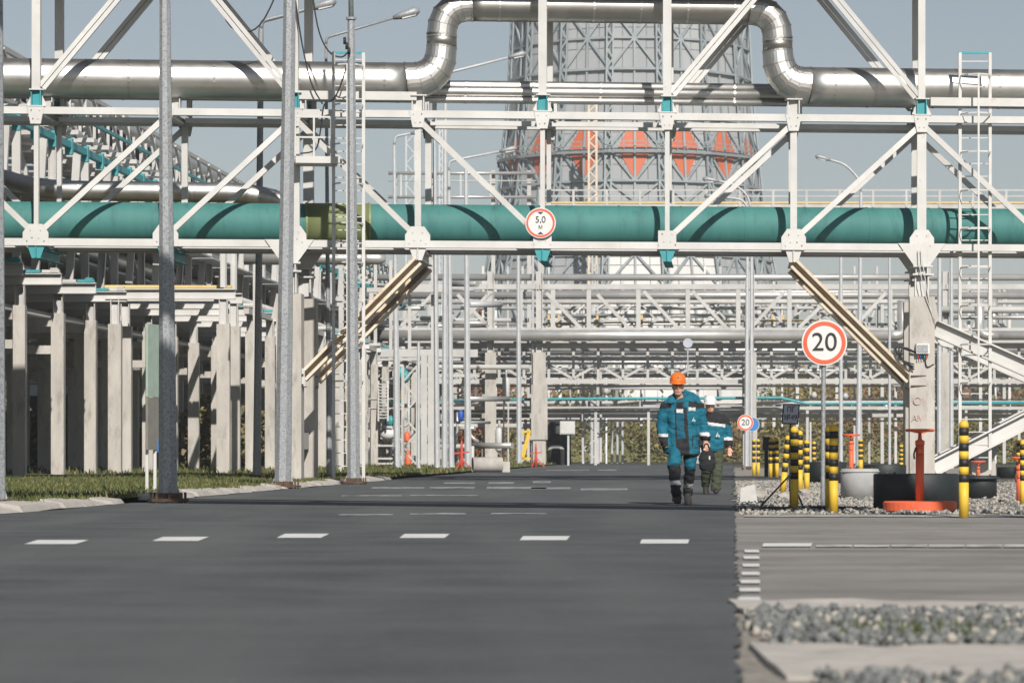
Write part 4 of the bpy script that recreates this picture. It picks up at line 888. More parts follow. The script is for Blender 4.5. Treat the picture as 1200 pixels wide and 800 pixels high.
# ---------------------------------------------------------------- lamp posts
def lamp_post(label, x, yb, wb, wt, ytop, xt=None, Z=None, arm=None, flange=True, m='galv', group='grey steel lamp posts along the road', dz_arm=0):
    """pole standing at pixel column x, foot row yb; widths in pixels at foot and at ytop; arm = list of pixel points, the lamp head at its end"""
    Z = Z or FPX * CH / (yb - HZ); s = FPX / Z; b = W(x, HZ, Z); b.z = 0; t = thing('lamp_post', b, label, 'lamp post', group)
    top = W(xt if xt is not None else x, ytop, Z)
    rb, rt = wb / 2 / s, wt / 2 / s
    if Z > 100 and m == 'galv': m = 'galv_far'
    tube('pole', m, t, [b + Vector((0, 0, .12 if flange else 0)), b.lerp(top, .5), top], [rb, (rb + rt) / 2, rt], 8, smooth=False, off=R(22.5))
    if flange:
        lathe('base_flange', 'rust' if flange != 'grey' else 'galv', t, b, [(rb * 2.1, .02), (rb * 2.1, .06), (rb * 1.2, .07), (rb * 1.15, .14)], 8, False)
        for k in range(8):
            a = k * math.pi / 4 + .2; bar('anchor_bolt', 'rust', t, b + Vector((math.cos(a) * rb * 1.75, math.sin(a) * rb * 1.75, 0)), b + Vector((math.cos(a) * rb * 1.75, math.sin(a) * rb * 1.75, .15)), .035)
            if k % 2 == 0: plate('base_fin', m, t, [b + Vector((math.cos(a) * rb * .9, math.sin(a) * rb * .9, .07)), b + Vector((math.cos(a) * rb * 1.4, math.sin(a) * rb * 1.4, .07)), b + Vector((math.cos(a) * rb * .9, math.sin(a) * rb * .9, .25))], .015, (-math.sin(a), math.cos(a), 0))
    if arm:
        pts = [W(px, py, Z) for px, py in arm]; pts = [top] + pts if (pts[0] - top).length > .05 else pts
        tube('arm', m, t, arc(pts, .5), max(rt * .7, .035), 8)
        e = pts[-1]; d = (pts[-1] - pts[-2]).normalized(); hl = .62
        V, F = tube_geo([e - d * .1, e + d * .12, e + d * hl * .8, e + d * hl], [.05, .1, .13, .05], 10)
        mesh_obj('lamp_head', 'galv', t, V, F, True)
        bar('lamp_glass', 'sign_white', t, e + d * .15 - Vector((0, 0, .09)), e + d * hl * .85 - Vector((0, 0, .1)), .16, .03)
    return t
lamp_post('thick lamp post, lower half in shade, nearest on the left verge', 197, 589, 23, 11, -120, 192.5)
lamp_post('lamp post cut off by the left picture edge', -3, 598, 20, 12, -120)
t = lamp_post('grey lamp post directly in front of the left concrete pillar', 331.5, 572, 20.5, 13.5, -150, 341.5)
b = G(331.5, 572)
t = lamp_post('lamp post with slim stepped top just right of the left caged ladder', 414.5, 567, 16, 9, 21, 411.5)
Zc = FPX * CH / (567 - HZ); tube('pole_tip', 'galv', t, [W(411.5, 21, Zc), W(410, -90, Zc)], [.06, .045], 8); ring('pole_collar', 'galv', t, W(411.5, 22, Zc), (0, 0, 1), .06, .12, .05, 12)
for k in range(3): tube('insulator', 'cable', t, [W(404 + k * 2.5, 44 + k * 6, Zc - .15), W(404 + k * 2.5, 52 + k * 6, Zc - .15)], .035, 8)
lamp_post('dark shaded lamp post behind the bridge, its lamp reaching right at the top edge', 301, 563, 10, 7, 34, 306, arm=[(307, 25), (330, 19), (367, 9)], Z=80)
lamp_post('lamp post behind the left caged ladder with a long rising arm', 386, 563, 7, 3.5, 52, 382, arm=[(383, 44), (465, 20)], Z=80)
lamp_post('lamp post with short bent arm below the deck, right of stepped post', 465.5, 552, 9, 4, 170, 462, arm=[(463, 160), (484, 156)])
lamp_post('leftmost of the group of three lamp posts right of the knee brace', 512.5, 552, 7.5, 4, 150, 509, flange=True, group='group of three lamp posts')
lamp_post('middle of the group of three lamp posts, with a long arm under the loop', 521, 552.5, 8, 4.5, 98, 522, arm=[(523, 86), (598, 67)], group='group of three lamp posts')
lamp_post('rightmost of the group of three lamp posts, with a flat arm', 529, 551.5, 7.5, 4, 200, 526, arm=[(526, 189), (588, 177)], group='group of three lamp posts')
lamp_post('lamp post standing alone right of the group of three', 548.5, 551, 9, 5, 190, 546)
lamp_post('thin lamp post close to the lattice mast of the process unit', 490.5, 553, 4.5, 3.5, 400)
lamp_post('thin grey lamp post between the two far concrete posts', 608.5, 546, 7, 4, 250, 607)
lamp_post('very thin lamp post left of the taller far concrete post', 624.5, 545, 4, 3, 280, flange=False)
lamp_post('left one of the lamp post pair inside the zigzag mast', 693.5, 543, 4.5, 3, 290, 694, flange=False, group='far thin lamp posts')
lamp_post('right one of the lamp post pair inside the zigzag mast', 700.5, 543, 4.5, 3, 310, 700, flange=False, group='far thin lamp posts')
for x, lb in ((710, 'first of four thin far posts right of the zigzag mast'), (717, 'second of four thin far posts right of the zigzag mast'), (723.5, 'third of four thin far posts right of the zigzag mast'), (729.5, 'last of four thin far posts right of the zigzag mast')):
    lamp_post(lb, x, 542.6, 3.4, 2.6, 405, flange=False, group='far thin lamp posts')
lamp_post('left of the twin lamp posts behind the second worker', 874.5, 550, 5.5, 4, 250, 876, arm=[(874, 238), (866, 233), (842, 231)], group='twin lamp posts')
lamp_post('right of the twin lamp posts behind the second worker', 880.5, 550, 5.5, 4, 252, 881, arm=[(877, 228), (858, 215), (840, 212)], group='twin lamp posts')
lamp_post('lamp post between speed sign and right pillar with lamp arching left', 1006, 549, 7, 4, 225, 1009, arm=[(1007, 210), (990, 192), (971, 187)])
lamp_post('thin post just right of the round speed sign', 985.5, 549, 5, 4, 290, flange=False)
lamp_post('slim short post left of the right concrete pillar', 1042.5, 553, 3.6, 3.2, 300, flange=False)
lamp_post('left of two posts standing right behind the right pillar', 1101, 549, 7, 5, 300, flange=False, group='posts behind the right pillar')
lamp_post('right of two posts standing right behind the right pillar', 1115, 549, 5.5, 4, 300, flange=False, group='posts behind the right pillar')

# ---------------------------------------------------------------- round signs
def disc(name, m, par, c, r, th, seg=40, ri=0, y=0):
    V, F = [], []
    for k in range(seg):
        a = 2 * math.pi * k / seg; d = Vector((math.cos(a), 0, math.sin(a)))
        for rr, yy in ((ri, y - th / 2), (r, y - th / 2), (r, y + th / 2), (ri, y + th / 2)): V.append(Vector(c) + d * rr + Vector((0, yy, 0)))
    for k in range(seg):
        i, j = 4 * k, 4 * ((k + 1) % seg)
        for e in range(4): F.append((i + e, j + e, j + (e + 1) % 4, i + (e + 1) % 4))
    o = mesh_obj(name, m, par, V, F); bm = bmesh.new(); bm.from_mesh(o.data); bmesh.ops.recalc_face_normals(bm, faces=bm.faces); bm.to_mesh(o.data); bm.free(); return o
# speed limit
g = G(964.5, 593); Zs_ = g.y; c = W(966, 401.5, Zs_)
sg = thing('speed_limit_sign', g, 'round red ringed speed limit sign reading 20 on a thin grey post', 'road sign')
bar('sign_post', 'galv', sg, (g.x, g.y + .05, 0), (c.x, g.y + .05, c.z + .3), .06, .06, 'cyl')
rr_ = 26.8 / FPX * Zs_
disc('sign_back', 'galv', sg, c, rr_, .02, y=.012, ri=.001); disc('sign_face', 'sign_white', sg, c, rr_ * .995, .01, y=-.006, ri=.001); disc('red_ring', 'sign_red', sg, c, rr_ * .93, .008, ri=rr_ * .76, y=-.014)
text('numeral', 'black', sg, '20', .34, c + Vector((0, -.018, 0)), sx=1.02)
for dz in (-.15, .15): block('clamp', 'galv', sg, c + Vector((0, .05, dz)), (.12, .09, .04))
# height limit on the bridge
u_ = BU(634); c = BP(u_, -.2, BH(634, 262)); hg = thing('height_limit_sign', c, 'round height limit sign reading 5,0 m fixed to the bridge truss', 'road sign')
rr_ = 18 / FPX * c.y
disc('sign_back', 'galv', hg, c, rr_, .02, y=.03, ri=.001); disc('sign_face', 'sign_white', hg, c, rr_ * .995, .01, y=.01, ri=.001); disc('red_ring', 'sign_red', hg, c, rr_ * .93, .008, ri=rr_ * .8, y=.0)
text('numeral', 'black', hg, '5,0', .22, c + Vector((0, -.004, .075)), sx=.95); text('numeral', 'black', hg, 'М', .12, c + Vector((0, -.004, -.105)))
for s_ in (1, -1): plate('arrow_mark', 'black', hg, [c + Vector((-.07, -.004, .265 * s_)), c + Vector((.07, -.004, .265 * s_)), c + Vector((0, -.004, .21 * s_))], .008)
# far 20 sign
g = G(873, 551); c = W(873.5, 495, g.y); fs = thing('far_speed_sign', g, 'small far speed limit sign reading 20 behind the twin lamp posts', 'road sign')
rr_ = 9.5 / FPX * g.y; bar('sign_post', 'galv', fs, (g.x, g.y + .06, 0), (c.x, g.y + .06, c.z), .06, .06, 'cyl')
disc('sign_face', 'sign_white', fs, c, rr_, .02, ri=.001); disc('red_ring', 'sign_red', fs, c, rr_ * .95, .01, ri=rr_ * .75, y=-.014); text('numeral', 'black', fs, '20', .34, c + Vector((0, -.02, 0)))
c = W(881.5, 497, g.y + 1.5); bs = thing('blue_sign', (c.x, g.y + 1.5, 0), 'round blue road sign partly behind the twin lamp posts', 'road sign')
disc('sign_face', 'sign_blue', bs, c, rr_ * .85, .02, ri=.001); disc('sign_rim', 'sign_white', bs, c, rr_ * .9, .02, ri=rr_ * .84, y=.002); bar('sign_post', 'galv', bs, (c.x, c.y + .06, 0), (c.x, c.y + .06, c.z), .06, .06, 'cyl')
# far sign on the rack
c = W(806, 402, 178.5); ns = thing('round_notice_sign', c, 'small round notice sign hung on the far rack above the workers', 'road sign'); disc('sign_face', 'sign_grey', ns, c, .28, .03, ri=.001); disc('red_ring', 'sign_grey', ns, c, .27, .02, ri=.2, y=-.02); bar('sign_post', 'galv_far', ns, c + Vector((0, .1, 0)), W(806, 440, 178.6), .08, .08, 'cyl')
# hydrant number plate on a thin stand
g = G(926, 595); Zp = g.y; c = W(926.5, 485, Zp)
np_ = thing('hydrant_number_plate', g, 'small dark framed plate reading ПГ №49 on a thin black stand', 'sign')
til = R(4)
def npq(dx, dz): return c + Vector((dx * math.cos(til) + dz * .09, 0, dz - dx * .03))
hw, hh = .108, .13
plate('plate_frame', 'black', np_, [npq(-hw, -hh), npq(hw, -hh), npq(hw, hh), npq(-hw, hh)], .02)
plate('plate_face', 'sign_grey', np_, [npq(-hw * .85, -hh * .88) + Vector((0, -.012, 0)), npq(hw * .85, -hh * .88) + Vector((0, -.012, 0)), npq(hw * .85, hh * .88) + Vector((0, -.012, 0)), npq(-hw * .85, hh * .88) + Vector((0, -.012, 0))], .006)
text('lettering', 'black', np_, 'ПГ', .1, c + Vector((.005, -.018, .055)), sx=.85); text('lettering', 'black', np_, '№49', .1, c + Vector((-.002, -.018, -.045)), sx=.8)
bar('stand_rod', 'black', np_, (c.x - .01, Zp + .02, .25), (c.x, Zp + .02, c.z - .1), .022); 
for e in ((-.42, -.15), (.02, .25), (.15, -.2)): bar('stand_leg', 'black', np_, (c.x - .01, Zp + .02, .42), (c.x + e[0], Zp + e[1], 0), .018)
# ---------------------------------------------------------------- bollards
def bollard(label, x, yb, ytop, wpx, group='yellow and black striped bollards', lean=0, plain=.36):
    g = G(x, yb); s = FPX / g.y; r = wpx / 2 / s; h = (yb - ytop) / s; t = thing('bollard', g, label, 'bollard', group)
    n = 8; base = h * plain; st = (h - base) / n
    def seg(name, m, z0, z1, r_): 
        p = lambda z: g + Vector((lean * z, 0, z)); return tube(name, m, t, [p(z0), p(z1)], r_, 20)
    seg('base_band', 'yellow', 0, base, r)
    for k in range(n - 1): seg('black_band' if k % 2 == 0 else 'yellow_band', 'black' if k % 2 == 0 else 'yellow', base + k * st, base + (k + 1) * st, r if k % 2 else r * 1.012)
    z0 = base + (n - 1) * st; pf = [(r * math.cos(a), z0 + st * .35 + st * .65 * math.sin(a)) for a in (0, .35, .7, 1.05, 1.35, 1.5)]
    lathe('rounded_top', 'yellow', t, g + Vector((lean * z0, 0, 0)), [(r, z0)] + pf, 20)
    return t
BL = [('striped bollard nearest the camera, right of the orange valve stand', 1129.5, 606, 492, 11.5), ('front one of two overlapping striped bollards right of the sign post', 977, 600, 497, 10.5),
      ('rear one of two overlapping striped bollards right of the sign post', 971.5, 596, 498, 9), ('shaded brownish striped bollard just right of the number plate stand', 931, 596, 499, 9.5),
      ('slightly leaning striped bollard left of the number plate stand', 917, 577, 510, 7), ('striped bollard half hidden behind the shaded bollard', 937.5, 576, 504, 6.5),
      ('striped bollard midway between the shaded bollard and sign post', 945.5, 575.5, 515, 6.5), ('small far striped bollard left of the sign post', 954, 556, 517, 4.5),
      ('leftmost far striped bollard next to the twin lamp posts', 883.5, 557, 514, 4.2), ('second far striped bollard next to the twin lamp posts', 888.5, 557, 514, 4.2),
      ('left of three far bollards behind the dark gauge post', 903, 559, 514, 4.4), ('middle of three far bollards behind the dark gauge post', 907, 558.5, 514, 4.4), ('right of three far bollards behind the dark gauge post', 910.5, 559, 513, 4.4),
      ('small striped bollard left of the right concrete pillar', 1056.5, 553, 521, 5), ('striped bollard at the right picture edge behind an orange valve stand', 1198.5, 590, 515, 6.5), ('far striped bollard near the right picture edge', 1193.5, 562, 515, 5),
      ('striped bollard behind the orange-wheel valve stand, mostly hidden', 1008.5, 552, 514, 5.5)]
for lb, x, yb, yt, w_ in BL: bollard(lb, x, yb, yt, w_, lean=(.1 if 'leaning' in lb else 0))
# dark gauge post
g = G(898, 558); s = FPX / g.y; gp = thing('gauge_post', g, 'dark post with a small box on top among the far bollards', 'post')
bar('post_shaft', 'bitumen', gp, g, g + Vector((0, 0, .8)), .11, .11); block('gauge_box', 'black', gp, g + Vector((.01, 0, 1.0)), (.2, .14, .4), .2); bar('strut', 'black', gp, g + Vector((.05, 0, .5)), g + Vector((.4, .1, 0)), .03)
# ---------------------------------------------------------------- well rings
def well_ring(label, x0, x1, ytop, ybot, m, Z=None, cap=True):
    Z = Z or FPX * CH / (ybot - HZ); s = FPX / Z; r = (x1 - x0) / 2 / s; c = W((x0 + x1) / 2, HZ, Z + r); c.z = 0; h = CH - (ytop - HZ) / s
    t = thing('well_ring', c, label, 'well ring', 'concrete well rings')
    ri = r - .09
    lathe('ring_wall', m, t, c, [(r, -.02), (r, h - .015), (r - .015, h), (ri, h), (ri, h - .1)], 40)
    lathe('cover', m, t, c, [(ri - .005, h - .12), (ri - .005, h - .05), (.32, h - .05), (.3, h - .02)], 32, False)
    for a in (.6, 2.3, 4.0): bar('lifting_loop', 'rust', t, c + Vector((math.cos(a) * (r - .05), math.sin(a) * (r - .05), h - .01)), c + Vector((math.cos(a) * (r - .05), math.sin(a) * (r - .05), h + .02)), .03)
    return t
well_ring('large black tarred well ring behind the orange valve stand', 1023, 1124, 555, 597, 'bitumen')
well_ring('bare grey concrete well ring left of the black one', 985, 1030, 549, 583, 'ring_grey')
well_ring('black tarred well ring right of the nearest striped bollard', 1130, 1168, 557, 583, 'bitumen')
well_ring('black well ring behind the sign post', 947, 992, 541, 566, 'bitumen')
well_ring('distant black well ring left of the right concrete pillar', 1012, 1062, 544, 566, 'bitumen')
well_ring('black well ring at the far right picture edge', 1168, 1210, 547, 560, 'bitumen')
# ---------------------------------------------------------------- orange valve stands
def valve_stand(label, x, yb, ytop, wpx, wheel, base=None):
    g = G(x, yb); s = FPX / g.y; r = wpx / 2 / s; h = (yb - ytop) / s; t = thing('valve_stand', g, label, 'valve stand', 'orange valve stands')
    if base: lathe('base_disc', 'orange_paint', t, g, [(base / s, 0), (base / s, .1), (base / s - .02, .115), (r * 1.4, .12)], 36, False)
    tube('column', 'orange_paint', t, [g + Vector((0, 0, .0)), g + Vector((0, 0, h - .16))], r, 20)
    lathe('column_cap', 'orange_paint', t, g, [(r * 1.12, h - .17), (r * 1.12, h - .12), (r * .5, h - .1), (r * .35, h - .01)], 20)
    R_ = wheel / 2 / s; pts = [g + Vector((math.cos(a) * R_, math.sin(a) * R_, h + .01)) for a in [2 * math.pi * k / 28 for k in range(29)]]
    tube('handwheel_rim', 'orange_paint', t, pts, .018, 8, caps=False)
    for k in range(3): a = k * 2.09 + .4; bar('spoke', 'orange_paint', t, g + Vector((0, 0, h - .02)), g + Vector((math.cos(a) * R_, math.sin(a) * R_, h + .01)), .03, .02)
    tube('chain', 'rust', t, arc([g + Vector((-r, -.03, h - .2)), g + Vector((-r * 1.6, -.06, h - .28)), g + Vector((-r * 1.4, -.05, h - .34))], .05), .012, 6)
    block('sleeve_clamp', 'orange_paint', t, g + Vector((0, -r, h - .25)), (r * 1.2, .03, .05))
    return t
valve_stand('orange valve stand with handwheel on a round orange base, in front of the black ring', 1078, 598, 505, 10, 31, 43)
valve_stand('orange valve stand rising out of the bare grey well ring', 997.5, 573, 510, 5.6, 19)
valve_stand('orange valve stand cut by the right picture edge', 1194.5, 588, 537, 7, 18)
valve_stand('small far orange valve stand seen behind the right ladder', 1146.5, 565, 541, 4, 16)
for x, yb, lb in ((541, 552, 'small red hydrant stand left of the lone lamp post foot'), (628, 547, 'small red tripod hydrant at the foot of the tall far concrete post')):
    g = G(x, yb); t = thing('red_hydrant', g, lb, 'hydrant', 'small red hydrants'); s = FPX / g.y
    tube('hydrant_body', 'red_paint', t, [g, g + Vector((0, 0, .5)), g + Vector((0, 0, 1.0)), g + Vector((0, 0, 1.2))], [.1, .07, .05, .03], 12); bar('hydrant_arm', 'red_paint', t, g + Vector((-.3, 0, .7)), g + Vector((.3, 0, .75)), .06)
    for k in range(3): a = k * 2.1; bar('hydrant_leg', 'red_paint', t, g + Vector((0, 0, .5)), g + Vector((math.cos(a) * .45, math.sin(a) * .35, 0)), .05)
for x, y0, y1, lb in ((477, 505, 517, 'red gas cylinder top behind the crossed lattice mast'), (478, 527, 548, 'red gas cylinder standing behind the crossed lattice mast')):
    p = W(x, y1, 148); t = thing('gas_cylinder', p, lb, 'gas cylinder', 'red gas cylinders'); hh_ = (y1 - y0) / 24.3
    lathe('cylinder_body', 'orange_paint', t, p, [(.14, 0), (.15, .04), (.15, hh_ * .7), (.08, hh_ * .9), (.05, hh_)], 14); block('cylinder_valve', 'galv', t, p + Vector((0, 0, hh_ + .05)), (.07, .07, .1))
    if y0 < 510: bar('cylinder_rack', 'white_far', t, p + Vector((-.3, .2, -.02)), p + Vector((.6, .2, -.02)), .5, .05)
# ---------------------------------------------------------------- loose things by the far posts
g = G(571, 553); t = thing('concrete_pipe_piece', g, 'pale concrete pipe piece lying on the grass by far post', 'pipe piece')
V, F = tube_geo([g + Vector((-.55, 0, .28)), g + Vector((.55, .2, .28))], .28, 20, False); V2, F2 = tube_geo([g + Vector((-.551, 0, .28)), g + Vector((.551, .2, .28))], .2, 20, False)
n_ = len(V); mesh_obj('pipe_shell', 'concrete_kerb', t, V + V2, F + [tuple(i + n_ for i in f) for f in F2] + [(k, (k + 1) % 20, n_ + (k + 1) % 20, n_ + k) for k in range(20)], True)
block('broken_edge', 'concrete', t, g + Vector((.65, .2, .2)), (.3, .3, .4), .4)
t = thing('electrical_cabinet', W(665, 545, 176), 'white electrical cabinet on a post beside the tall far concrete post', 'cabinet')
block('cabinet_box', 'bus_white', t, W(665, 501, 176), (.85, .35, .75)); block('cabinet_door', 'white_steel', t, W(665, 501, 175.8), (.75, .02, .65)); bar('cabinet_post', 'galv_far', t, W(666, 508, 176), Vector((W(666, 0, 176).x, 176, 0)), .12)
t = thing('dark_tank', W(652, 540, 190), 'dark upright tank behind the white electrical cabinet', 'tank'); p = W(655, 540, 190); p.z = 0
lathe('tank_shell', 'bitumen', t, p, [(.75, 0), (.75, 2.4), (.5, 2.7), (.2, 2.8)], 20); tube('tank_nozzle', 'white_far', t, arc([p + Vector((-.6, -.6, .4)), p + Vector((-.6, -.9, 1.1)), p + Vector((.2, -.9, 1.1)), p + Vector((.2, -.9, .0))], .3), .13, 10)
t = thing('yellow_brace', W(616, 537, 172), 'yellow painted inclined brace left of the tall far concrete post', 'brace'); bar('brace_bar', 'yellow', t, W(612, 538, 172), W(620, 506, 172), .3, .2); bar('brace_foot', 'yellow', t, W(611, 537, 172), W(622, 537, 172), .3, .12); bar('brace_top', 'yellow', t, W(611, 506, 172), W(622, 505, 172), .3, .14)
for (x, y, w_, h_, lb) in ((505, 470, 11, 40, 'tall white equipment box right of the crossed lattice mast'), (593, 455, 9, 26, 'rounded white vessel left of the tall far concrete post'), (585, 515, 9, 28, 'white upright drum beside the shorter far concrete post')):
    p = W(x, y + h_ / 2, 172); t = thing('white_vessel', p, lb, 'vessel', 'white vessels among the far pipes'); r_ = w_ / 2 / 20.9; h2 = h_ / 20.9
    lathe('vessel_shell', 'bus_white', t, p, [(r_ * .6, 0), (r_, .12), (r_, h2 - .15), (r_ * .6, h2)], 14); 
    for sx in (-1, 1): bar('vessel_leg', 'white_far', t, p + Vector((sx * r_ * .6, 0, .05)), Vector((p.x + sx * r_ * .6, p.y, 0)), .08)
    tube('vessel_nozzle', 'white_far', t, [p + Vector((0, 0, h2 - .02)), p + Vector((0, 0, h2 + .4))], .07, 8)
p = G(1157, 560); t = thing('drum_tank', p + Vector((0, 20, 0)), 'round black tank end behind the right caged ladder', 'tank'); q = W(1152, 524, 92)
tube('tank_shell', 'bitumen', t, [q, q + Vector((.4, 4, 0))], .45, 24); 
for dy in (.6, 3): bar('tank_saddle', 'concrete', t, q + Vector((.1, dy, -.4)), Vector((q.x + .1, q.y + dy, 0)), .7, .3)
# white concrete block with a hose by the roadside
g = G(876, 588); t = thing('concrete_block', g, 'chipped white concrete block on the gravel edge right of the workers', 'block')
V = [(-.12, -.15, 0), (.13, -.17, 0), (.14, .2, 0), (-.1, .2, 0), (-.11, -.13, .2), (.09, -.12, .26), (.1, .17, .24), (-.08, .18, .21), (.12, -.14, .1)]
mesh_obj('block_body', 'stone_block', t, [g + Vector(v) for v in V], [(0, 3, 2, 1), (4, 5, 6, 7), (0, 1, 8, 5, 4), (1, 2, 6, 5, 8), (2, 3, 7, 6), (3, 0, 4, 7)])
ho = tube('hose', 'cable', None, arc([G(872, 595), G(905, 597), G(940, 595.5), G(985, 596), G(1018, 597)], 1), .035, 8); props(ho, 'dark hose lying on the gravel along the yard edge', 'hose')
# low rubble row along yard edge
random.seed(5)
for k in range(9):
    g = G(868 + k * 13 + random.uniform(-4, 4), 586 - random.uniform(0, 9)); V = icv * np.random.uniform(.7, 1.2, (len(icv), 1)) * np.array([.16, .13, .07]) * random.uniform(.6, 1.1) + np.array([g.x, g.y, .03])
    o = mesh_obj('rubble_stone', 'stone_pale', None, V, [tuple(int(i) for i in f) for f in icf]); props(o, ['flat lump of rubble at the road edge left of white block', 'pale rubble lump right behind the white block', 'rubble lump just right of white block', 'rubble lump below the dark gauge post', 'rubble lump left of leaning bollard', 'rubble lump in front of the leaning bollard', 'rubble lump left of the shaded bollard', 'rubble lump right of the shaded bollard', 'rubble lump nearest to the speed sign post'][k], 'stone', 'rubble lumps by the white block')
# ---------------------------------------------------------------- hanging cables
for i, (pts, lb) in enumerate((([(240, -60), (262, 18), (284, 37), (310, 22), (345, -60)], 'black cable sagging from above, left of the pillar lamp post'),
                               ([(341, -40), (352, 40), (364, 95), (378, 122)], 'black cable running down from the pillar post to the deck'),
                               ([(362, -40), (372, 30), (385, 60), (400, 67), (409, 60)], 'black cable looped to the stepped lamp post'),
                               ([(409, 66), (402, 92), (392, 115), (380, 123), (376, 150), (370, 175), (352, 180)], 'black cable hanging below the stepped lamp post to platform'))):
    q = [W(x, y, 72.9 - .1 * i) for x, y in pts]; sm = []
    for k in range(len(q) - 1):
        p0, p1, p2, p3 = q[max(k - 1, 0)], q[k], q[k + 1], q[min(k + 2, len(q) - 1)]
        for t_ in (0, .2, .4, .6, .8): sm.append(.5 * ((2 * p1) + (p2 - p0) * t_ + (2 * p0 - 5 * p1 + 4 * p2 - p3) * t_ ** 2 + (3 * p1 - p0 - 3 * p2 + p3) * t_ ** 3))
    o = tube('hanging_cable', 'cable', None, sm + [q[-1]], .02, 6); props(o, lb, 'cable', 'hanging black cables')
# ---------------------------------------------------------------- overhead pipe bridge just in front, above the frame; its shade crosses the road
def OV(x, off, h): return Vector((x, 30.66 - .735 * x + off, h))
ob = thing('overhead_pipe_bridge', OV(-16, 0, 0), 'overhead pipe bridge crossing above the picture, casting the shadow bar on the road', 'pipe bridge')
for off, r in ((-1.75, .38), (-.95, .36)): tube('pipe_run', 'silver_dull', ob, [OV(-16, off, 10.45), OV(6.7, off, 10.45)], r, 16)
bar('deck_plate', 'white_steel', ob, OV(-16, -1.02, 10), OV(6.8, -1.02, 10), 2.05, .1); bar('deck_beam', 'white_steel', ob, OV(-16, 1.22, 10), OV(6.8, 1.22, 10), .685, .14)
for off in (-1.6, 1.2):
    bar('pillar', 'concrete', ob, OV(-16, off, 0), OV(-16, off, 9.9), .5, .5)
    bar('raking_leg', 'white_steel', ob, OV(6.6, off, 9.9), Vector((14.5, 19 + off, 0)), .3, .3)
for x in range(-15, 6, 3): bar('cross_beam', 'white_steel', ob, OV(x, -2.1, 9.85), OV(x, 1.5, 9.85), .2, .18)
# ---------------------------------------------------------------- people
def limb(V, F, pts, seg=14):
    """rings (x, y, z, rx, ry): rx across the body, ry front to back; closed tapered tube"""
    n = len(pts); P = [Vector(p[:3]) for p in pts]; base = len(V)
    for i, p in enumerate(P):
        t = (P[min(i + 1, n - 1)] - P[max(i - 1, 0)]).normalized(); sd = Vector((1, 0, 0)); sd = (sd - t * sd.dot(t))
        if sd.length < .2: sd = Vector((0, 0, 1)) - t * t.z
        sd.normalize(); b = t.cross(sd)
        for k in range(seg):
            a = 2 * math.pi * k / seg; V.append(p + sd * math.cos(a) * pts[i][3] + b * math.sin(a) * pts[i][4])
    for i in range(n - 1):
        for k in range(seg): F.append((base + i * seg + k, base + i * seg + (k + 1) % seg, base + (i + 1) * seg + (k + 1) % seg, base + (i + 1) * seg + k))
    F.append(tuple(base + k for k in range(seg))[::-1]); F.append(tuple(base + (n - 1) * seg + k for k in range(seg)))
def blob(V, F, c, r, seg=14, rings=9):
    pts = []
    for i in range(rings + 1):
        a = -math.pi / 2 + math.pi * (i + .0) / rings; q = max(math.cos(a), .08); pts.append((c[0], c[1], c[2] + r[2] * math.sin(a), r[0] * q, r[1] * q))
    limb(V, F, pts, seg)
def grow(name, parent, V, F, voxel, mats, pick, org, wr=0, wf=9, smooth=4, sc_=1):
    me = bpy.data.meshes.new(name); me.from_pydata([tuple(v) for v in V], [], F)
    bm = bmesh.new(); bm.from_mesh(me); bmesh.ops.recalc_face_normals(bm, faces=bm.faces); bm.to_mesh(me); bm.free()
    o = bpy.data.objects.new(name + '_tmp', me); COL.objects.link(o)
    md = o.modifiers.new('r', 'REMESH'); md.mode = 'VOXEL'; md.voxel_size = voxel
    ms = o.modifiers.new('s', 'SMOOTH'); ms.iterations = smooth; ms.factor = .5
    dg = bpy.context.evaluated_depsgraph_get(); m2 = bpy.data.meshes.new_from_object(o.evaluated_get(dg)); bpy.data.objects.remove(o)
    m2.materials.clear()
    for m in mats: m2.materials.append(M[m])
    if wr:
        for v in m2.vertices:
            p = v.co; q = Vector((p.x * wf, p.y * wf, p.z * wf * 1.7)); v.co += v.normal * wr * (mnoise.noise(q) + .6 * mnoise.noise(q * 2.3))
    m2.update()
    for p in m2.polygons: p.material_index = pick(p.center); p.use_smooth = True
    ob = bpy.data.objects.new(name, m2)
    return link(ob, parent, Matrix.Translation(org) @ Matrix.Diagonal((sc_, sc_, sc_, 1)))
def hand(V, F, w_, d, side, curl=.5):
    """w_: wrist point, d: direction the hand hangs, side: +1 thumb to +x side"""
    w_ = Vector(w_); d = Vector(d).normalized(); fx = Vector((0, -1, 0)); across = d.cross(fx).normalized(); nrm = across.cross(d).normalized()
    limb(V, F, [(*w_, .03, .024), (*(w_ + d * .03), .034, .02), (*(w_ + d * .085), .04, .018), (*(w_ + d * .1), .036, .015)], 12)
    for k, L in enumerate((.062, .074, .07, .055)):
        o = w_ + d * .092 + across * (-.03 + .02 * k); p1 = o + d * L * .5 + nrm * L * .1 * curl; p2 = p1 + (d * (1 - curl) + nrm * curl).normalized() * L * .35; p3 = p2 + (d * (.6 - curl) + nrm * curl).normalized() * L * .3
        limb(V, F, [(*o, .0095, .0095), (*p1, .009, .009), (*p2, .0085, .0085), (*p3, .007, .007)], 8)
    o = w_ + d * .03 + across * .03 * side; limb(V, F, [(*o, .012, .012), (*(o + d * .03 + across * .022 * side + nrm * .01), .011, .011), (*(o + d * .062 + across * .026 * side + nrm * .022), .009, .009)], 8)
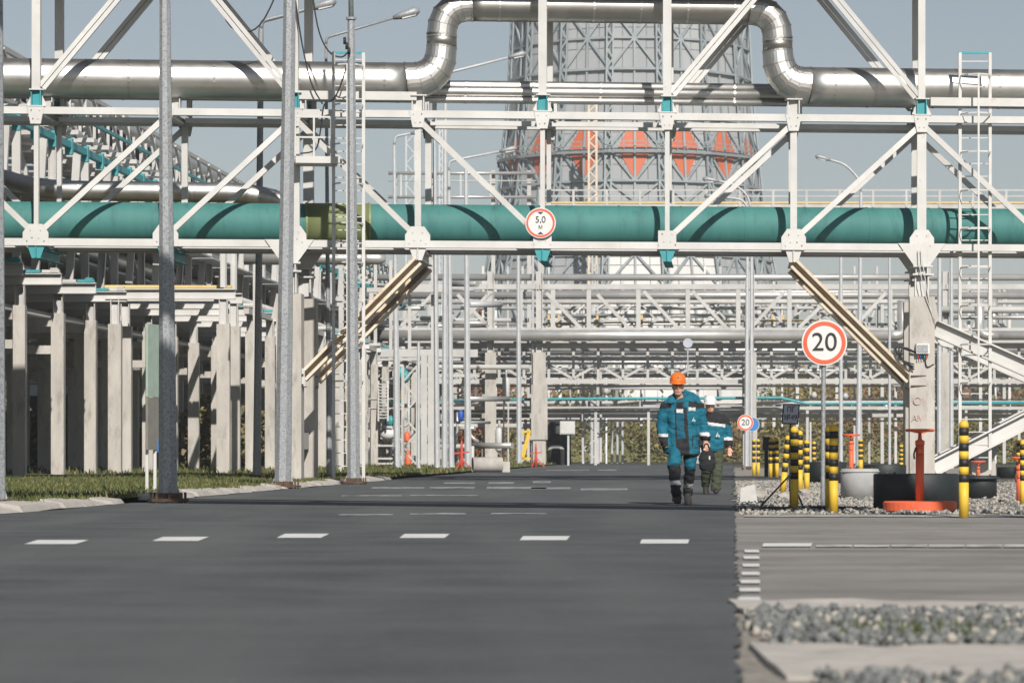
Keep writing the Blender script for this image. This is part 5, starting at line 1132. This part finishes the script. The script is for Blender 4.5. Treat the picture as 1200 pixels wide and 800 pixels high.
def person(label, org, sc_, pose, jacket_pick, trouser_pick, tm, helmet, glasses, jmats):
    t = thing('person', org, label, 'person', 'workers walking on the road')
    P = pose; hx, hy, hz = P['head']
    # skin: one continuous figure
    V, F = [], []
    limb(V, F, [(hx, hy - .005, hz - .135, .03, .03), (hx, hy - .012, hz - .115, .05, .06), (hx, hy - .006, hz - .07, .066, .083), (hx, hy, hz, .075, .095), (hx, hy + .004, hz + .06, .076, .098), (hx, hy + .006, hz + .11, .055, .07), (hx, hy + .006, hz + .13, .02, .03)], 18)
    limb(V, F, [(P['neck'][0], .02, P['neck'][2] - .08, .075, .07), (P['neck'][0], .015, P['neck'][2], .055, .058), (hx, hy + .012, hz - .07, .05, .055)])
    blob(V, F, (hx, hy - .1, hz - .028), (.013, .02, .024), 10, 6)
    limb(V, F, [(hx, hy - .088, hz + .03, .009, .012), (hx, hy - .102, hz - .015, .012, .014)], 8)
    for s in (-1, 1): blob(V, F, (hx + s * .077, hy + .01, hz - .005), (.01, .02, .032), 8, 6); blob(V, F, (hx + s * .03, hy - .088, hz + .036), (.024, .012, .009), 8, 5)
    blob(V, F, (hx, hy - .086, hz - .072), (.026, .012, .008), 8, 5)
    limb(V, F, [(P['neck'][0], .02, 1.44, .1, .08), (.0, .02, 1.36, .17, .1), (0, .02, 1.1, .14, .09), (0, .02, .92, .15, .1), (0, .02, .84, .12, .08)])
    for A in P['arms']: limb(V, F, [(*q[:3], q[3] * .62, q[3] * .62) for q in A['path']])
    for L in P['legs']: limb(V, F, [(*q[:3], q[3] * .68, q[3] * .68) for q in L['path']])
    for A in P['arms']:
        if A.get('hand'): hand(V, F, A['hand'], A['hdir'], A['side'], A.get('curl', .5))
    def skin_pick(c):
        if abs(c.x - hx) < .024 and abs(c.z - (hz - .072)) < .007 and c.y < hy - .085: return 1
        if c.z > hz + .03 and c.y > hy - .045 or (c.y > hy + .03 and c.z > hz - .07): return 2
        return 0
    grow('body', t, V, F, .0075, ['skin', 'lips', 'hair'], skin_pick, org, smooth=2, sc_=sc_)
    V, F = [], []
    for q in P['coat']: limb(V, F, q, 22)
    for A in P['arms']: limb(V, F, [(*q[:3], q[3], q[3]) for q in A['path']], 16)
    grow('jacket', t, V, F, .0125, jmats, jacket_pick, org, wr=.02, wf=7, smooth=5, sc_=sc_)
    V, F = [], []
    limb(V, F, [(0, .02, 1.0, .17, .115), (0, .02, .9, .15, .11), (0, .02, .8, .13, .1)], 18)
    for L in P['legs']: limb(V, F, [(*q[:3], q[3], q[3] * 1.05) for q in L['path']], 16)
    grow('trousers', t, V, F, .0125, tm, trouser_pick, org, wr=.018, wf=8, smooth=4, sc_=sc_)
    for L in P['legs']:
        fx, fy, fz, pit = L['foot']; V, F = [], []
        limb(V, F, [(fx, fy + .03, fz + .2, .062, .066), (fx, fy + .035, fz + .12, .056, .062), (fx, fy + .03, fz + .06, .055, .065)], 14)
        rows_ = [(.085, .03, .04), (.06, .05, .05), (0, .052, .06), (-.08, .055, .052), (-.15, .056, .042), (-.195, .045, .034), (-.215, .02, .02)]
        limb(V, F, [(fx, fy + y, fz + .012 + h, rx, h) for (y, rx, h) in rows_], 14)
        b = grow('boot', t, V, F, .009, ['boot', 'sole'], lambda c, z=fz: 1 if c.z < z + .026 else 0, org, smooth=3, sc_=sc_)
        if pit: b.matrix_basis = b.matrix_basis @ Matrix.Translation((fx, fy, fz)) @ Matrix.Rotation(pit, 4, 'X') @ Matrix.Translation((-fx, -fy, -fz))
    # helmet: shell, ridge, brim
    hc = Vector(org) + Vector((hx, hy + .01, hz + .058)) * sc_; s = sc_; V, F = [], []
    prof = [(1.0, 0), (1.0, .03), (.97, .06), (.87, .095), (.68, .12), (.4, .135), (.1, .142)]
    seg = 28
    for (r_, z_) in prof:
        for k in range(seg): a = 2 * math.pi * k / seg; V.append(hc + Vector((math.cos(a) * r_ * .112, math.sin(a) * r_ * .138, z_ * 1.0)) * s)
    for i in range(len(prof) - 1):
        for k in range(seg): F.append((i * seg + k, i * seg + (k + 1) % seg, (i + 1) * seg + (k + 1) % seg, (i + 1) * seg + k))
    F.append(tuple((len(prof) - 1) * seg + k for k in range(seg)))
    hb = mesh_obj('helmet', helmet, t, V, F, True)
    V, F = [], []
    for k in range(seg + 1):
        a = 2 * math.pi * k / seg; out = 1.06 + .3 * max(0, -math.sin(a)) ** 2.2
        for rr, zz in ((.98, .012), (out, -.006 - .02 * max(0, -math.sin(a))), (out, -.014 - .02 * max(0, -math.sin(a))), (.97, .0)): V.append(hc + Vector((math.cos(a) * .112 * rr, math.sin(a) * .138 * rr, zz)) * s)
    for k in range(seg):
        for e in range(4): F.append((4 * k + e, 4 * k + 4 + e, 4 * k + 4 + (e + 1) % 4, 4 * k + (e + 1) % 4))
    mesh_obj('brim', helmet, hb, V, F, True)
    V, F = tube_geo([hc + Vector((0, math.cos(a) * .135, math.sin(a) * .137)) * s for a in [R(d) for d in range(15, 170, 12)]], .014 * s, 8); mesh_obj('ridge', helmet, hb, V, F, True)
    plate('emblem', 'black' if helmet == 'helmet_orange' else 'sign_grey', hb, [hc + Vector((-.02, -.137, .055)) * s, hc + Vector((.02, -.137, .055)) * s, hc + Vector((0, -.128, .09)) * s], .006)
    if glasses:
        g0 = Vector(org) + Vector((hx, hy - .098, hz + .018)) * s
        for sx in (-1, 1): lens = tube('glasses_lens', 'glass_dark', t, [g0 + Vector((sx * .032, .006, 0)) * s, g0 + Vector((sx * .032, -.002, 0)) * s], .021 * s, 14); bar('glasses_arm', 'black', t, g0 + Vector((sx * .053, 0, .004)) * s, g0 + Vector((sx * .077, .1, .006)) * s, .006)
        bar('glasses_bridge', 'black', t, g0 + Vector((-.012, .0, .006)) * s, g0 + Vector((.012, .0, .006)) * s, .006)
    else:
        g0 = Vector(org) + Vector((hx, hy - .087, hz + .018)) * s
        for sx in (-1, 1): tube('eye', 'glass_dark', t, [g0 + Vector((sx * .03, .004, 0)) * s, g0 + Vector((sx * .03, -.004, 0)) * s], .011 * s, 10)
    return t
# front worker -------------------------------------------------
o1 = G(800.5, 591.2); o1.z = 0
armL = [(-.2, .01, 1.43, .08), (-.25, .015, 1.38, .085), (-.285, .03, 1.24, .078), (-.3, .03, 1.1, .072), (-.29, -.01, .98, .07), (-.26, -.05, .88, .068), (-.23, -.08, .8, .064)]
armR = [(.18, .01, 1.43, .08), (.225, .015, 1.38, .085), (.255, .03, 1.25, .078), (.275, .04, 1.12, .072), (.295, .01, 1.02, .07), (.315, -.02, .935, .072), (.315, -.025, .91, .06)]
legL = dict(path=[(-.085, .02, .9, .105), (-.11, -.06, .75, .102), (-.135, -.16, .56, .092), (-.13, -.14, .42, .082), (-.11, -.1, .25, .072), (-.095, -.1, .1, .068), (-.095, -.1, .06, .066)], foot=(-.095, -.13, 0, 0))
legR = dict(path=[(.08, .02, .9, .105), (.095, .03, .75, .098), (.1, .03, .55, .086), (.095, .12, .4, .078), (.085, .24, .26, .07), (.08, .3, .16, .068), (.08, .31, .13, .066)], foot=(.08, .3, .05, R(28)))
coat1 = [[(-.03, .03, 1.5, .13, .1), (-.01, .03, 1.46, .22, .125), (0, .02, 1.38, .245, .14), (0, .02, 1.25, .235, .15), (-.01, .02, 1.1, .22, .155), (-.015, .02, .95, .23, .165), (-.02, .02, .85, .245, .175), (-.025, .02, .75, .255, .18), (-.03, .02, .71, .25, .175), (-.03, .02, .705, .2, .13)],
         [(-.15, -.03, 1.41, .06, .08), (-.17, -.02, 1.45, .065, .085), (-.17, .05, 1.47, .055, .08), (-.1, .12, 1.53, .07, .06), (.02, .14, 1.55, .08, .06), (.12, .1, 1.52, .06, .07), (.17, .03, 1.47, .07, .09), (.14, -.04, 1.42, .06, .08)]]
pose1 = dict(head=(-.075, -.03, 1.665), neck=(-.045, 0, 1.5), arms=[dict(path=armL, side=1), dict(path=armR, hand=(.315, -.03, .9), hdir=(.02, -.06, -1), side=-1, curl=.6)], legs=[legL, legR], coat=coat1)
def jp1(c):
    arml = c.z < 1.36 and c.x < -.215; armr = c.x > .205 + (.02 if c.z < 1.1 else 0) and c.z < 1.34
    if arml and .955 < c.z < 1.0 + .0 or armr and .965 < c.z < 1.02: return 3
    if arml and c.z < .955 and c.x < -.2: return 2 if c.z > .80 else 0
    if armr and c.z < .965: return 2
    if abs(c.x) > .17 and 1.36 < c.z < 1.43 and c.y < .1: return 2
    if c.z < .72: return 2
    if c.y < .02 and c.z < .93 and -.1 < c.x < .07: return 2
    if c.y < .02:
        if .0 + .05 * (1.3 - c.z) < c.x < .05 + .06 * (1.3 - c.z) and c.z < 1.37: return 2          # open coat edge
        if c.x < -.105 + .03 * (1.3 - c.z) and c.x > -.125 + .03 * (1.3 - c.z) and c.z < 1.36: return 2
        if -.1 < c.x < 0 and 1.29 < c.z < 1.345: return 3
        if .07 < c.x < .17 and 1.315 < c.z < 1.365: return 3
        if -.1 < c.x < .0 and 1.345 < c.z < 1.44: return 2
        if .07 < c.x < .2 and 1.37 < c.z < 1.45: return 2
        if -.105 < c.x < .02: return 1
        if .13 < c.x < .23 and (.96 < c.z < .975 or .8 < c.z < .81) or (.12 < c.x < .133 and .8 < c.z < .97): return 2
    return 0
def tp1(c):
    lo = .285 if c.x < 0 else .23
    if lo < c.z < lo + .06: return 3
    if c.z < .53 + (.03 if c.x < 0 else -.03): return 2
    return 2 if c.x > -.03 and c.z > .66 and c.x < .1 else 0  # black below the coat hem is shade painted onto the trousers
person('worker in orange helmet, open teal coat and dark glasses, walking towards the camera', o1, .968, pose1, jp1, tp1, ['fabric_teal', 'fabric_inner', 'fabric_black', 'reflective'], 'helmet_orange', True, ['fabric_teal', 'fabric_inner', 'fabric_black', 'reflective'])
w1 = bpy.data.objects['person']
def emblem(par, c, s):
    plate('jacket_emblem', 'reflective', par, [c + Vector((-.03, 0, -.03)) * s, c + Vector((-.004, 0, -.03)) * s, c + Vector((.006, 0, .045)) * s], .004); plate('jacket_emblem', 'reflective', par, [c + Vector((.008, 0, -.03)) * s, c + Vector((.034, 0, -.03)) * s, c + Vector((.012, 0, .01)) * s], .004)
emblem(w1, o1 + Vector((.135, -.165, 1.16)), .8)
# black bag in the worker's hand
bgp = o1 + Vector((.325, -.02, .47)); bt = thing('hand_bag', bgp, 'black soft bag hanging from the front worker\'s hand', 'bag')
V, F = [], []; limb(V, F, [(0, 0, -.01, .07, .04), (0, 0, .03, .11, .06), (0, 0, .15, .115, .06), (.0, 0, .25, .09, .05), (-.01, 0, .29, .05, .03)], 14)
grow('bag_body', bt, V, F, .01, ['fabric_black'], lambda c: 0, bgp, wr=.012, smooth=3)
tube('bag_handle', 'fabric_black', bt, arc([bgp + Vector((-.05, -.01, .27)), bgp + Vector((-.03, -.03, .36)), bgp + Vector((.01, -.03, .36)), bgp + Vector((.03, -.01, .27))], .03), .01, 8); block('bag_buckle', 'reflective', bt, bgp + Vector((.03, -.068, .17)), (.02, .01, .05))
# rear worker --------------------------------------------------
k2 = .93; o2 = G(837.5, 579); o2.z = 0
a2L = [(-.2, .01, 1.4, .085), (-.255, .015, 1.36, .09), (-.28, .03, 1.22, .082), (-.29, .03, 1.08, .076), (-.28, -.02, .98, .072), (-.26, -.05, .88, .068)]
a2R = [(.12, .01, 1.41, .085), (.185, .015, 1.37, .09), (.225, .03, 1.22, .082), (.25, .03, 1.08, .076), (.262, -.0, .96, .072), (.265, -.03, .87, .066)]
l2L = dict(path=[(-.085, .02, .9, .11), (-.11, .03, .72, .108), (-.14, .06, .5, .098), (-.15, .16, .33, .09), (-.15, .26, .2, .085), (-.15, .29, .16, .08)], foot=(-.15, .3, .07, R(30)))
l2R = dict(path=[(.06, .02, .9, .112), (.06, -.0, .72, .108), (.05, -.03, .5, .098), (.035, -.04, .33, .094), (.02, -.04, .14, .092), (.015, -.04, .07, .09)], foot=(.015, -.08, 0, 0))
coat2 = [[(-.06, .03, 1.5, .09, .085), (-.05, .03, 1.45, .16, .11), (-.03, .02, 1.38, .225, .14), (-.03, .02, 1.25, .23, .155), (-.03, .02, 1.1, .225, .155), (-.03, .02, .95, .225, .16), (-.03, .02, .85, .225, .155), (-.03, .02, .79, .2, .13)],
         [(-.08, .0, 1.46, .085, .08), (-.08, 0, 1.52, .08, .085)]]
pose2 = dict(head=(-.085, -.01, 1.62), neck=(-.08, 0, 1.5), arms=[dict(path=a2L, side=1), dict(path=a2R, hand=(.268, -.035, .855), hdir=(.04, -.12, -1), side=-1, curl=.45)], legs=[l2L, l2R], coat=coat2)
def jp2(c):
    if c.x > .165 and c.z < 1.3:
        if .99 < c.z < 1.05: return 3
        if c.z < .99: return 2
    if c.x < -.22 and c.z < .99: return 2
    if c.y < .05 and -.22 < c.x < .19 and 1.255 - .12 * (c.x - .0) < c.z < 1.31 - .12 * (c.x - .0) and c.z > 1.2: return 3
    if c.z > 1.305 - .12 * c.x: return 2
    if c.x < -.2: return 2
    return 0
w2 = person('worker in white helmet and teal jacket with olive trousers, walking behind the first', o2, k2, pose2, jp2, lambda c: 0, ['fabric_olive'], 'helmet_white', False, ['fabric_teal', 'fabric_inner', 'fabric_black', 'reflective'])
emblem(w2, o2 + Vector((.04, -.17, 1.15)) * 1.0 + Vector((0, 0, -.13)), 1.25)

# ---------------------------------------------------------------- light haze in the air
V = [(x, y, z) for z in (-1.2, 75) for (x, y) in ((-720, -70), (720, -70), (720, 1520), (-720, 1520))]
hz_ = mesh_obj('haze', 'black', None, V, [(0, 3, 2, 1), (4, 5, 6, 7), (0, 1, 5, 4), (1, 2, 6, 5), (2, 3, 7, 6), (3, 0, 4, 7)])
hm = bpy.data.materials.new('haze_air'); hm.use_nodes = True; hm.node_tree.nodes.clear()
vo = hm.node_tree.nodes.new('ShaderNodeOutputMaterial'); pv = hm.node_tree.nodes.new('ShaderNodeVolumePrincipled')
pv.inputs['Color'].default_value = (.9, .94, 1, 1); pv.inputs['Density'].default_value = .0004; pv.inputs['Anisotropy'].default_value = .1
hm.node_tree.links.new(pv.outputs[0], vo.inputs['Volume']); hz_.data.materials.clear(); hz_.data.materials.append(hm); hz_['kind'] = 'stuff'
